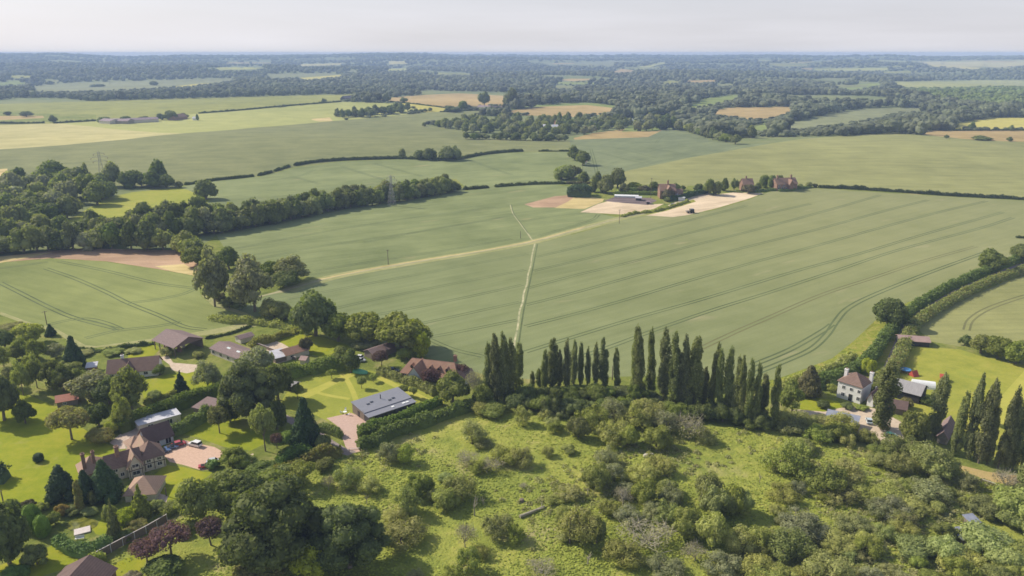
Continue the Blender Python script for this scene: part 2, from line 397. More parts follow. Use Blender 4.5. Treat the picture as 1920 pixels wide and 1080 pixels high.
    G['tramR'] = crop_mat('wheel_track_dry', lin(0.137,0.142,0.061), lin(0.185,0.183,0.081), 0.5, 0.02, 1.2, 0.4)
    G['mow'] = grass_mat('mown_path_mat', [(0,lin(0.344,0.353,0.058)),(1,lin(0.466,0.428,0.094))], 0.05, 0.3, 2.0, 0.2)
    G['water_bed'] = plain_mat('pond_bed', lin(.05,.05,.02), lin(.09,.08,.03), 0.5)
    G['orange'] = grass_mat('dry_grass_mat', [(0,lin(.38,.31,.10)),(1,lin(.55,.40,.20))], 0.05, 0.3, 2.0, 0.6)

# name of the object each surface belongs to (surfaces sharing one object go in as material slots)
ZNAME = dict(wood_floor='wood_floor', rough='ground', orchard='orchard_grassland', lawn='lawn', meadow='meadow', paddock='paddock_ground',
  bank='grass_bank', track='farm_track', footpath='footpath', verge='grass_verge', gravel='gravel_court', drive='driveway', lane='lane', dirt='yard', paving='terrace',
  mow='lawn', water_bed='pond_bed', orange='dry_grass', soil='bare_soil_field', ripe='bare_soil_field', sand='sandy_field', plough='tilled_beds')
ZONES = []      # (kind, pixel polygon, name-override)
def zone(kind, pts, closed=True): ZONES.append((kind, pts))
def cr(pts, n=6):
    """smooth line through points (Catmull-Rom)"""
    P = [np.array(p, float) for p in pts]; P = [2*P[0]-P[1]]+P+[2*P[-1]-P[-2]]; out = []
    for i in range(1, len(P)-2):
        for k in range(n):
            t = k/n
            out.append(0.5*((2*P[i])+(-P[i-1]+P[i+1])*t+(2*P[i-1]-5*P[i]+4*P[i+1]-P[i+2])*t*t+(-P[i-1]+3*P[i]-3*P[i+1]+P[i+2])*t**3))
    out.append(P[-2]); return [tuple(p) for p in out]
RIBS = []
def rib(kind, pts, w, n=5, off=0.0):
    """a strip w metres wide along a pixel line, cut into the ground"""
    RIBS.append((kind, cr(pts, n) if len(pts) > 2 else pts, w, off))
def tram(pts, kind='tram', w=0.75, gap=1.0, n=5):
    rib(kind, pts, w, n, gap); rib(kind, pts, w, n, -gap)

def ground_zones():
    z = zone
    z('wood_floor', [(-800,90),(2700,90),(2700,262),(1440,275),(1060,268),(800,262),(-800,262)])
    # --- far fields between the woods
    z('fargreen', [(15,152),(38,151),(35,160),(18,160)])
    z('sage', [(60,163),(130,155),(275,151),(440,146),(430,153),(330,163),(180,172),(70,172)])
    z('yellow', [(322,163),(380,156),(405,157),(335,164)])
    z('pale', [(405,127),(500,124),(480,130),(410,131)])
    z('sage', [(500,139),(575,137),(620,137),(645,141),(600,147),(570,150),(555,145),(505,147)])
    z('yellow', [(560,146),(640,140),(650,142),(600,148),(572,150)])
    z('cream', [(560,120.5),(640,118),(640,122),(565,124)])
    z('cream', [(727,115),(763,114.5),(763,119.5),(730,121)])
    z('pale', [(725,129),(765,128),(765,131.5),(726,133)])
    z('sage', [(648,133),(670,131),(672,135),(650,136)])
    z('beans', [(-800,205),(0,195),(240,188),(480,181),(650,177),(672,178),(655,186),(640,191),(380,213),(180,227),(110,232),(0,234),(-800,250)])
    z('rough', [(0,208),(60,208),(60,212),(180,215),(180,226),(110,231),(85,228),(0,232)])
    z('tan', [(-200,219),(0,217.5),(80,217),(83,221),(0,225),(-200,226)])
    z('cream', [(-800,255),(0,234.5),(110,231.5),(180,238),(300,249),(345,250),(240,262),(120,273),(0,281),(-800,330)])
    z('pale', [(110,231.5),(180,227),(380,212.5),(480,205),(640,191),(738,194),(762,200),(800,210),(624,227),(580,231),(480,240),(345,250),(300,249),(180,238)])
    z('tan', [(700,186),(778,179),(860,175),(950,180),(945,197),(838,202),(762,194),(715,190)])
    z('yellow', [(740,192),(762,194),(838,202),(842,208),(800,211),(765,200)])
    z('ripe', [(584,223),(618,220),(624,227),(600,228),(585,225)])
    z('wheatB', [(-800,332),(0,280),(120,272),(240,261),(345,250),(480,239),(624,227),(815,210),(905,207),(925,212),(800,225),(800,236),(880,246),(866,258),(1068,263),(1071,283),(1045,284),(960,285),(900,290),(865,297),(750,298),(640,302),(555,313),(490,330),(385,340),(330,350),(150,345),(0,340),(-800,400)])
    z('tan', [(955,208),(1015,199),(1100,197),(1155,203),(1140,212),(1090,220),(1005,217),(960,215),(940,212)])
    z('fargreen', [(960,200),(1015,196),(1100,192),(1160,199),(1155,203),(1100,197),(1015,200)])
    z('sage', [(1020,119),(1155,114.5),(1150,124),(1080,122.5),(1030,122)])
    z('tan', [(1145,136.5),(1165,129),(1192,132),(1180,136)])
    z('pale', [(1190,129),(1240,117),(1260,116),(1225,124),(1210,130)])
    z('fargreen', [(1200,215),(1262,218),(1258,229),(1205,224)])
    z('tan', [(1075,259),(1115,249),(1165,243),(1250,240),(1215,258),(1160,260),(1078,262)])
    z('fargreen', [(1165,247),(1180,235),(1205,234),(1252,239),(1232,246)])
    z('wheatV', [(1068,262),(1160,259),(1215,257),(1250,240),(1290,246),(1330,262),(1385,273),(1440,268),(1400,280),(1290,299),(1180,322),(1130,334),(1095,335),(1090,300),(1071,284)])
    z('wheatR', [(1090,345),(1120,335),(1180,319),(1290,296),(1360,284),(1440,270),(1500,261),(1660,250),(1700,251.5),(1800,261),(1920,267),(2700,290),(2700,450),(1920,373),(1700,360),(1530,350),(1480,345),(1180,352)])
    z('tan', [(1697,250),(1730,245),(1920,245),(2400,250),(2400,285),(1920,266),(1860,264),(1800,260)])
    z('yellow', [(1785,232),(1850,221),(1920,220),(2300,220),(2300,246),(1920,243),(1790,244)])
    z('sage', [(1450,246),(1490,228),(1550,215),(1620,203),(1740,202),(1750,206),(1680,214),(1640,224),(1590,233),(1500,244)])
    z('tan', [(1315,211),(1370,201),(1495,200),(1475,213),(1440,224),(1390,224)])
    z('fargreen', [(1278,207),(1322,185),(1380,177),(1400,181),(1330,198)])
    z('fargreen', [(1395,240),(1440,230),(1450,246),(1400,257)])
    z('fargreen', [(1560,161),(1650,156),(1655,160),(1600,171)])
    z('vine', [(1668,153),(1830,150),(2200,150),(2200,160),(1830,163),(1700,166)])
    z('cream', [(1720,115.5),(1920,112.5),(2500,112),(2500,121),(1920,122),(1825,130),(1750,124.5)])
    z('cream', [(1470,119.5),(1560,112.5),(1575,112.5),(1505,119)])
    z('pale', [(1525,128.5),(1670,127),(1660,132),(1530,132)])
    z('tan', [(1500,128),(1525,128),(1520,131)])
    rr = random.Random(77)
    for _ in range(40):
        u, v = rr.uniform(-250, 2150), 113+52*rr.random()**1.3; L, t = rr.uniform(30, 120), 0.8+(v-112)*0.05*rr.uniform(.7,1.3); sl = rr.uniform(-.03,.03)
        z(rr.choice(['sage','fargreen','pale','beans','tan','wheatB']), [(u,v+sl*0),(u+L*.3,v-t*.8+sl*L*.3),(u+L,v-t*.5+sl*L),(u+L*.9,v+t*.5+sl*L),(u+L*.4,v+t+sl*L*.4)])
    # --- middle distance
    z('wheatA', [(330,352),(385,341),(490,331),(555,314),(640,303),(750,299),(865,298),(900,291),(960,286),(1045,285),(1071,284),(1090,300),(1095,320),(1060,345),(1035,350),(880,357),(855,335),(700,350),(540,372),(430,380),(395,376)])
    z('wood_floor', [(-800,330),(-200,325),(0,325),(120,345),(330,350),(395,377),(540,365),(700,345),(840,335),(875,357),(735,385),(640,400),(540,420),(410,440),(350,478),(155,470),(0,485),(-800,520)])
    z('meadow', [(195,372),(250,360),(335,352),(350,355),(395,376),(375,390),(270,408),(195,410),(120,418),(30,440),(-200,500),(-200,470),(0,432),(60,420),(130,412)])
    z('ripe', [(-200,322),(0,317),(14,316),(12,335),(0,340)])
    z('wheatA', [(405,440),(540,416),(640,394),(735,380),(860,359),(960,351),(1060,348),(1100,360),(1125,372),(1130,385),(1110,398),(1165,409),(1100,425),(1000,450),(960,460),(800,486),(650,511),(590,521),(500,500),(430,480)])
    z('wheatM', [(400,600),(520,545),(590,528),(650,517),(800,492),(1000,458),(1110,430),(1200,400),(1260,405),(1330,396),(1400,376),(1450,357),(1530,353),(1920,376),(2700,440),(2300,430),(1920,470),(1840,510),(1720,560),(1640,610),(1560,680),(1500,705),(1460,712),(1200,705),(1000,712),(900,700),(800,670),(700,640),(620,600),(520,590)])
    z('soil', [(-300,500),(0,481),(100,470),(155,466),(350,470),(385,515),(372,518),(300,505),(200,490),(95,484),(0,492)])
    z('ripe', [(-300,500),(0,481),(100,473),(60,482),(0,493),(-300,520)])
    z('ripe', [(290,499),(345,495),(385,516),(374,519),(320,508)])
    z('wheatL', [(-700,560),(0,493),(95,485),(200,491),(300,506),(372,519),(376,555),(400,574),(455,590),(472,604),(400,618),(330,630),(180,650),(158,648),(105,618),(60,608),(0,586),(-500,540)])
    z('verge', [(376,553),(385,552),(420,572),(470,590),(492,604),(480,612),(400,626),(340,634),(180,660),(150,655),(100,622),(60,612),(0,590),(0,584),(60,606),(105,616),(160,647),(180,649),(330,629),(400,617),(470,603),(455,590),(400,574)])
    rib('verge', [(540,545),(590,529),(650,514),(800,488),(900,472),(1000,453),(1100,426),(1165,409),(1205,400)], 8.0)
    rib('track', [(470,558),(540,540),(590,526),(650,512),(800,486),(900,470),(1000,451),(1100,424),(1165,407),(1215,397)], 1.8, off=-1.6)
    rib('ripe', [(600,526),(700,505),(800,488),(900,472),(1000,453),(1100,426)], 1.2, off=1.6)
    rib('footpath', [(957,384),(962,400),(975,418),(988,436),(998,450)], 0.9)
    rib('tram', [(955,384),(960,401),(973,419),(986,437)], 0.6, off=1.3)  # dark strip along the footpath's left edge, in the wheel-track colour
    rib('footpath', [(1003,457),(1000,468),(997,482),(995,498),(990,515),(988,532),(982,550),(980,566),(974,585),(971,612),(965,640),(962,670)], 0.75)
    rib('tram', [(1003,457),(998,482),(991,515),(983,550),(975,585),(966,640),(962,670)], 0.7, off=1.4)  # same dark edge strip beside the lower footpath
    z('soil', [(983,383),(1040,368),(1065,366),(1110,368),(1090,380),(1060,389),(1000,389)])
    z('ripe', [(1040,390),(1065,378),(1080,367),(1135,370),(1130,378),(1095,392),(1070,391)])
    z('rough', [(1100,366),(1095,355),(1200,346),(1300,350),(1400,360),(1310,372),(1240,392),(1200,402),(1165,402),(1140,376)])
    z('sand', [(1088,398),(1120,383),(1145,376),(1175,381),(1225,383),(1245,382),(1225,392),(1190,399),(1165,402)])
    z('plough', [(1132,377),(1152,369.5),(1220,371),(1232,376),(1215,384.5),(1175,381)])
    z('fargreen', [(1150,367),(1160,352),(1240,352),(1250,366),(1200,370)])
    z('sand', [(1198,403),(1240,393),(1300,376),(1330,366),(1375,361),(1432,362),(1405,372),(1345,390),(1290,403),(1262,407)])
    z('dirt', [(1252,385),(1285,372),(1330,361),(1335,366),(1300,376),(1260,390)])
    z('bank', [(1165,409),(1200,400),(1245,390),(1300,374),(1305,378),(1250,395),(1205,405)])
    # --- right: lane, banks, paddock, yard
    z('bank', [(1430,720),(1500,695),(1560,672),(1600,640),(1640,602),(1700,568),(1780,535),(1860,500),(1920,470),(2300,380),(2500,340),(2500,400),(2000,480),(1920,515),(1830,550),(1760,575),(1722,608),(1725,640),(1685,668),(1660,690),(1600,725),(1500,740)])
    z('lane', cr([(1590,742),(1625,722),(1652,695),(1668,662),(1680,635),(1694,610),(1722,580),(1780,548),(1850,518),(1920,492),(2100,440)],4)+cr([(2100,450),(1920,500),(1850,526),(1786,556),(1734,586),(1706,614),(1692,640),(1680,668),(1664,702),(1640,730),(1605,750)],4))
    z('wheatR', [(1722,618),(1740,592),(1800,562),(1860,538),(1920,516),(2500,400),(2600,700),(1920,655),(1850,636),(1800,650),(1745,640)])
    z('paddock', [(1660,695),(1690,660),(1720,650),(1800,655),(1840,668),(1920,684),(2500,760),(2500,1000),(1960,880),(1900,880),(1780,800),(1730,790),(1690,770),(1660,730)])
    z('mow', [(1840,790),(1880,740),(1925,690),(1960,690),(1925,740),(1880,800)])
    z('rough', [(1440,740),(1500,715),(1600,722),(1640,760),(1700,770),(1780,800),(1750,860),(1600,830),(1480,800)])
    z('lawn', [(1500,752),(1530,745),(1570,752),(1580,762),(1560,772),(1520,772),(1500,768)])
    z('dirt', [(1480,768),(1500,768),(1545,772),(1575,765),(1620,762),(1650,768),(1690,792),(1700,812),(1690,830),(1650,828),(1640,812),(1605,812),(1560,790),(1500,775)])
    z('orange', [(1760,868),(1800,872),(1850,884),(1910,892),(1940,915),(1880,912),(1820,892),(1770,880)])
    # --- orchard
    z('orchard', [(672,850),(700,838),(760,808),(830,790),(900,768),(1000,772),(1100,780),(1240,775),(1330,800),(1440,800),(1560,830),(1700,850),(1850,900),(1960,930),(2600,1000),(2600,1600),(500,1600),(420,1180),(620,1080),(600,960),(560,900),(620,870)])
    z('lawn', [(1835,905),(1865,912),(1880,935),(1850,935),(1832,922)])
    # --- village on the left
    z('orchard', [(215,1045),(330,975),(400,955),(460,960),(620,1080),(420,1180),(160,1180),(120,1120)])
    z('lawn', [(-600,760),(0,700),(45,735),(110,738),(120,780),(205,835),(225,850),(180,870),(150,905),(130,930),(60,950),(10,962),(-600,1050)])
    z('rough', [(-600,640),(0,600),(60,612),(105,622),(150,655),(340,634),(300,680),(200,720),(150,770),(100,760),(50,740),(0,712),(-600,760)])
    z('lawn', [(262,716),(300,704),(340,698),(405,696),(410,725),(330,738),(290,752),(270,748)])
    z('lawn', [(240,655),(290,640),(300,655),(285,670),(240,672)])
    z('lawn', [(500,640),(530,632),(570,624),(640,642),(668,655),(650,668),(600,668),(560,660),(545,650)])
    z('meadow', [(525,756),(540,732),(560,712),(640,686),(700,696),(760,718),(840,742),(830,760),(765,800),(720,802),(690,790),(615,790),(585,775),(545,770)])
    z('mow', [(560,740),(640,705),(655,700),(665,704),(625,722),(580,745),(565,748)])
    rib('mow', [(640,700),(652,715),(662,735),(668,752)], 1.6)
    rib('mow', [(712,708),(740,722),(775,738),(805,752)], 2.2)
    rib('mow', [(560,728),(590,735),(620,742),(655,748)], 1.4)
    z('drive', [(612,784),(640,778),(658,774),(690,786),(725,798),(712,806),(690,815),(676,824),(672,835),(680,845),(660,850),(648,838),(640,815),(632,798)])
    z('lane', cr([(510,765),(555,786),(600,808),(625,826),(652,842)],4)+cr([(668,846),(650,854),(628,842),(596,820),(545,795),(505,772)],4))
    z('dirt', [(470,650),(478,634),(500,632),(530,644),(560,662),(545,675),(520,682),(490,670)])
    z('dirt', [(300,670),(315,666),(325,680),(372,684),(376,694),(350,700),(322,694),(318,684)])
    z('lawn', [(325,812),(335,790),(365,772),(400,768),(480,795),(500,830),(470,845),(420,838),(370,820),(345,815)])
    z('gravel', [(306,852),(312,835),(350,826),(372,832),(402,838),(420,848),(418,858),(408,870),(395,880),(378,882),(345,872),(318,866)])
    z('dirt', [(440,860),(475,850),(478,862),(450,875)])
    z('lawn', [(285,895),(310,872),(345,876),(378,884),(400,885),(380,900),(350,920),(330,935),(300,940),(290,925)])
    z('paving', [(205,830),(228,812),(262,800),(270,815),(250,840),(225,842)])
    z('paving', [(285,935),(300,925),(315,930),(312,942)])
    z('dirt', [(280,985),(300,970),(320,975),(305,990),(290,1000)])
    z('lawn', [(0,1060),(50,1040),(100,1022),(165,1042),(140,1062),(60,1085),(-100,1110)])
    z('lawn', [(172,990),(190,975),(208,985),(205,1005),(180,1002)])
    z('lawn', [(205,1062),(250,1040),(275,1050),(260,1075),(215,1080)])
    z('water_bed', cr([(122,985),(135,976),(155,971),(176,974),(184,980),(176,990),(150,996),(130,994),(122,985)],3)[:-1])
    # --- wheel tracks in the crops
    for p in [
        [(985,660),(1100,624),(1200,594),(1300,566),(1400,536),(1500,506),(1610,476),(1730,440),(1880,398)],
        [(1020,690),(1130,655),(1230,618),(1340,580),(1440,549),(1560,510),(1680,470),(1830,430),(1900,408)],
        [(1310,655),(1380,622),(1440,596),(1540,553),(1640,520),(1730,490),(1830,462)],
        [(985,612),(1080,588),(1180,560),(1300,524),(1420,490),(1540,458),(1640,430),(1760,398),(1850,377)],
        [(985,572),(1080,548),(1180,520),(1300,488),(1420,458),(1540,428),(1660,395),(1740,375)],
        [(990,540),(1080,516),(1180,492),(1300,460),(1420,430),(1560,392),(1650,366)],
        [(1000,508),(1090,487),(1200,460),(1320,430),(1440,400),(1520,382)],
        [(1005,482),(1090,462),(1200,436),(1320,406),(1400,385)]]:
        tram(p, 'tramR' if p[0][0] > 1200 else 'tram')
    tram([(1410,685),(1480,656),(1540,622),(1560,608)], w=0.8)
    tram([(1400,706),(1470,678),(1520,655),(1550,628),(1568,602),(1590,578),(1640,552),(1740,512),(1850,472)], w=0.8)
    tram([(1812,619),(1820,600),(1850,580),(1905,560),(1960,545)], 'tramR', w=0.8)
    for p in [[(540,560),(700,530),(850,502),(990,476)], [(580,590),(700,562),(850,532),(985,506)], [(650,600),(760,580),(880,556),(980,534)],
              [(720,620),(820,600),(975,566)], [(760,640),(860,622),(970,600)], [(800,634),(850,655),(905,668)]]:
        tram(p, w=0.6)
    for p in [[(420,470),(600,436),(760,410),(930,388)], [(440,495),(600,462),(760,438),(940,408)], [(590,508),(700,490),(820,472),(960,448)],
              [(680,455),(800,432),(900,415),(965,402)], [(1010,442),(1060,428),(1110,412),(1122,402)], [(975,416),(1040,405),(1105,398)]]:
        tram(p, w=0.6)
    for p in [[(0,530),(40,550),(90,575),(140,596),(220,617)], [(85,503),(140,522),(200,548),(240,568),(300,592),(345,612),(385,618)],
              [(110,490),(200,508),(290,530),(368,541)], [(368,541),(340,552),(290,562),(240,568)], [(90,609),(130,600),(165,598),(200,606),(228,618)],
              [(0,503),(40,498),(90,491)], [(160,634),(220,620),(290,612),(340,604)]]:
        tram(p, w=0.7)
    for p in [[(500,357),(620,395-40),(700,352-8)], [(488,341),(560,330),(590,318)], [(545,330),(600,345)], [(640,312),(720,337)], [(700,306),(790,330)], [(880,300),(960,328)],
              [(1120,330),(1115,305),(1108,280)], [(1120,285),(1180,300),(1205,305)], [(1145,275),(1230,296)], [(1200,275),(1290,290)], [(1230,268),(1243,255),(1268,248)]]:
        tram(p, w=0.8, gap=1.2)
    for k in range(9):
        y = 262+k*11; rib('tramR', [(1500-k*30,y+6-k*0.3),(1700,y+2+k*0.4),(1900,y+10+k*0.9)], 0.5)
    for k in range(5):
        y = 250+k*14; rib('tram', [(260+k*60,y+25),(560,y+6),(760,y+2)], 0.6)

def shift_line(P, off):
    """offset a world polyline sideways"""
    P = np.asarray(P)[:, :2]; d = np.gradient(P, axis=0); d /= np.maximum(np.linalg.norm(d, axis=1)[:, None], 1e-6)
    n = np.stack([-d[:,1], d[:,0]], 1); return P+n*off
def build_ground():
    ground_mats(); ground_zones()
    # everything to world, then to flat-plane pixel space, where the sheet is triangulated
    polys = []
    for kind, pts in ZONES:
        w = hits([p[0] for p in pts], [p[1] for p in pts]); s, t = flatuv(w[:,0], w[:,1])
        P = np.stack([s, t], 1)
        keep = [0]+[i for i in range(1, len(P)) if np.abs(P[i]-P[i-1]).max() > 0.15]
        polys.append((kind, P[keep]))
    for kind, pts, w, off in RIBS:
        W = hits([p[0] for p in pts], [p[1] for p in pts])
        a = shift_line(W, off+w/2); b = shift_line(W, off-w/2)
        L = np.concatenate([a, b[::-1]]); s, t = flatuv(L[:,0], L[:,1]); polys.append((kind, np.stack([s, t], 1)))
    verts = []; edges = []
    rows = list(np.arange(110.8, 150, 1.3))+list(np.arange(150, 220, 2.5))+list(np.arange(220, 400, 5))+list(np.arange(400, 1150, 9))+list(np.arange(1150, 2600, 40))
    rng = np.random.default_rng(3)
    for i, t in enumerate(rows):
        step = 16 if t < 400 else 14 if t < 1150 else 40
        for s in np.arange(-900, 2800, step): verts.append((s+(i % 2)*step/2, t))
    for kind, P in polys:
        n = len(verts)
        # densify long edges so the borders follow the terrain
        Q = []
        for i in range(len(P)):
            a, b = P[i], P[(i+1) % len(P)]; k = max(1, int(np.hypot(*(b-a))/22))
            for j in range(k): Q.append(tuple(a+(b-a)*j/k))
        verts += Q; m = len(Q); edges += [(n+i, n+(i+1) % m) for i in range(m)]
    r = geometry.delaunay_2d_cdt([Vector(v) for v in verts], edges, [], 0, 0.02, False)
    V = np.array([tuple(v) for v in r[0]]); T = np.array([tuple(f) for f in r[2]])
    # flat pixel -> world
    a = (V[:,0]-CX)/F; b = (CY-V[:,1])/F; dz = -SP+b*CP; k = HC/-dz
    X = a*k; Y = (CP+b*SP)*k
    P3 = np.stack([X, Y, H(X, Y)], 1)
    cen = V[T].mean(1); zi = np.full(len(T), -1)
    for j, (kind, P) in enumerate(polys):
        lo, hi = P.min(0), P.max(0)
        c = np.where((cen[:,0] >= lo[0]) & (cen[:,0] <= hi[0]) & (cen[:,1] >= lo[1]) & (cen[:,1] <= hi[1]))[0]
        if not len(c): continue
        x, y = cen[c,0], cen[c,1]; ins = np.zeros(len(c), bool)
        for i in range(len(P)):
            x1, y1 = P[i]; x2, y2 = P[(i+1) % len(P)]
            if y1 == y2: continue
            ins ^= ((y1 > y) != (y2 > y)) & (x < (x2-x1)*(y-y1)/(y2-y1)+x1)
        zi[c[ins]] = j
    # ribs that are wheel tracks belong to the crop beneath: object index kept from the zone below
    nz = len(ZONES); obj = np.full(len(T), -1)
    base = np.full(len(T), -1)
    for j, (kind, P) in enumerate(polys):
        pass
    kinds = [k for k, _ in polys]
    # object of a triangle: name group; wheel tracks join the nearest crop object by kind name
    groups = {}
    for j in range(-1, len(polys)):
        kind = 'rough' if j < 0 else kinds[j]
        nm = 'wheel_tracks' if kind.startswith('tram') else ZNAME.get(kind, 'field')
        key = (nm, j) if nm in ('field',) else (nm, 0)
        groups.setdefault(key, []).append((j, kind))
    # orient triangles upwards
    e1 = P3[T[:,1]]-P3[T[:,0]]; e2 = P3[T[:,2]]-P3[T[:,0]]; up = (e1[:,0]*e2[:,1]-e1[:,1]*e2[:,0]) < 0
    T[up] = T[up][:, ::-1]
    for (nm, _), lst in groups.items():
        ks = []; sel = []; mi = []
        for j, kind in lst:
            f = np.where(zi == j)[0]
            if not len(f): continue
            if kind not in ks: ks.append(kind)
            sel.append(f); mi.append(np.full(len(f), ks.index(kind)))
        if not sel: continue
        sel = np.concatenate(sel); mi = np.concatenate(mi); TT = T[sel]
        u, inv = np.unique(TT, return_inverse=True)
        me = mesh_np(nm, P3[u], inv.reshape(TT.shape), [G[k] for k in ks], mi, smooth=True)
        o = link(nm, me); o['kind'] = 'structure'
        GROUND.append(o)
GROUND = []
# ---------------------------------------------------------------- plants: unit models (crown radius 1, height = aspect)
def icosphere(sub):
    import bmesh
    bm = bmesh.new(); bmesh.ops.create_icosphere(bm, subdivisions=sub, radius=1.0)
    V = np.array([v.co[:] for v in bm.verts]); Fc = np.array([[v.index for v in f.verts] for f in bm.faces]); bm.free()
    return V, Fc
ICO1, ICO2, ICO3 = icosphere(1), icosphere(2), icosphere(3)
def cards(P, Nrm, size, rng, jit=0.9, asp=0.75, up=0.0):
    """one small quad per point, facing roughly along Nrm"""
    n = len(P)
    d = Nrm+rng.normal(0, jit, (n,3))*0.6+np.array([0,0,up]); d /= np.linalg.norm(d, axis=1)[:,None]+1e-9
    r = rng.normal(0, 1, (n,3)); u = np.cross(d, r); u /= np.linalg.norm(u, axis=1)[:,None]+1e-9; w = np.cross(d, u)
    s = size*rng.uniform(0.6, 1.4, (n,1)); u = u*s; w = w*s*asp
    V = np.stack([P-u-w*0.6, P+u*0.4-w, P+u+w*0.5, P-u*0.3+w], 1).reshape(-1,3)
    return V, np.arange(4*n).reshape(n,4)
def sphere_pts(n, rng):
    v = rng.normal(0, 1, (n,3)); return v/np.linalg.norm(v, axis=1)[:,None]
def leafy(lobes, nleaf, size, rng, core=0.8, jit=0.9, inside=0.0, up=0.0, asp=0.75, under=0.5):
    """lobes: array (x,y,z,rx,rz). leaves on the lobes' skins; a darker solid heart if core > 0"""
    L = np.asarray(lobes, float); area = L[:,3]**2*0.5+L[:,3]*L[:,4]*0.5
    cnt = np.maximum(4, (nleaf*area/area.sum()).astype(int)); P = []; Nn = []
    for i, c in enumerate(cnt):
        d = sphere_pts(int(c*1.7), rng); d = d[(d[:,2] > -under) | (rng.random(len(d)) < 0.25)]
        rad = rng.uniform(0.86, 1.08, len(d))
        if inside: m = rng.random(len(d)) < inside; rad[m] = rng.random(m.sum())**0.5
        q = L[i,:3]+d*rad[:,None]*np.array([L[i,3], L[i,3], L[i,4]])
        k = np.ones(len(q), bool)
        for j in range(len(L)):
            if j == i: continue
            e = (q-L[j,:3])/np.array([L[j,3], L[j,3], L[j,4]]); k &= (e*e).sum(1) > 0.72
        q = q[k]; d = d[k]
        if len(q) > c: q = q[:c]; d = d[:c]
        P.append(q); Nn.append(d)
    P = np.concatenate(P); Nn = np.concatenate(Nn)
    V, Fq = cards(P, Nn, size, rng, jit, asp, up); out = [Fq]
    if core:
        iv, fi = ICO2
        for l in L:
            q = iv*(1+rng.normal(0, 0.07, (len(iv),1)))*np.array([l[3], l[3], l[4]])*core+l[:3]
            out.append(fi+len(V)) if len(out) == 1 else out.__setitem__(1, np.concatenate([out[1], fi+len(V)]))
            V = np.concatenate([V, q])
    return V, out
def lobes_round(rng, n, lr, A, zb, flat=1.0, squeeze=0.0):
    """lobes round an ellipsoid crown between heights zb and A"""
    zc, hz = (zb+A)/2, (A-zb)/2; out = []
    for i in range(n):
        d = sphere_pts(1, rng)[0]; d[2] = abs(d[2])*1.1-0.5 if rng.random() < 0.75 else d[2]
        r = lr*rng.uniform(0.75, 1.3); k = rng.uniform(0.75, 1.05)
        out.append((d[0]*(1-r)*k, d[1]*(1-r)*k, zc+d[2]*(hz-r*0.8)*k, r, r*flat*rng.uniform(0.75,0.95)))
    out.append((0, 0, zc, 0.55, hz*0.62))
    return np.array(out)
def limbs(rng, base_r, h0, tips, bend=0.1):
    mb = MB(); top = Vector((rng.normal(0,0.03), rng.normal(0,0.03), h0))
    mb.tube((0,0,-0.06), top, base_r, base_r*0.65, 7)
    for t in tips:
        t = Vector(t); m = top.lerp(t, 0.5)+Vector(rng.normal(0, bend, 3)); m.z = max(m.z, h0*0.8)
        mb.tube(top, m, base_r*0.42, base_r*0.25, 5); mb.tube(m, t, base_r*0.25, base_r*0.08, 4)
    return mb
def mbarr(mb):
    V = np.array(mb.v); F4 = []; F3 = []; Fn = {}
    for f in mb.f: Fn.setdefault(len(f), []).append(f)
    return V, {k: np.array(v) for k, v in Fn.items()}
SHAPES = {}
ASPECT = dict(oak=1.75, oakbig=1.9, ash=1.9, asht=2.1, scrub=1.35, bush=1.2, poplar=9.0, conifer=2.2, cone=2.7, cypress=6.0, topiary=1.7, mid=1.6, twig=1.5, dead=2.4, plum=1.7, olive=1.75)
NVAR = dict(oak=5, oakbig=2, ash=4, asht=3, scrub=8, bush=5, poplar=6, conifer=3, cone=2, cypress=1, topiary=2, mid=7, twig=3, dead=3, plum=2, olive=2)
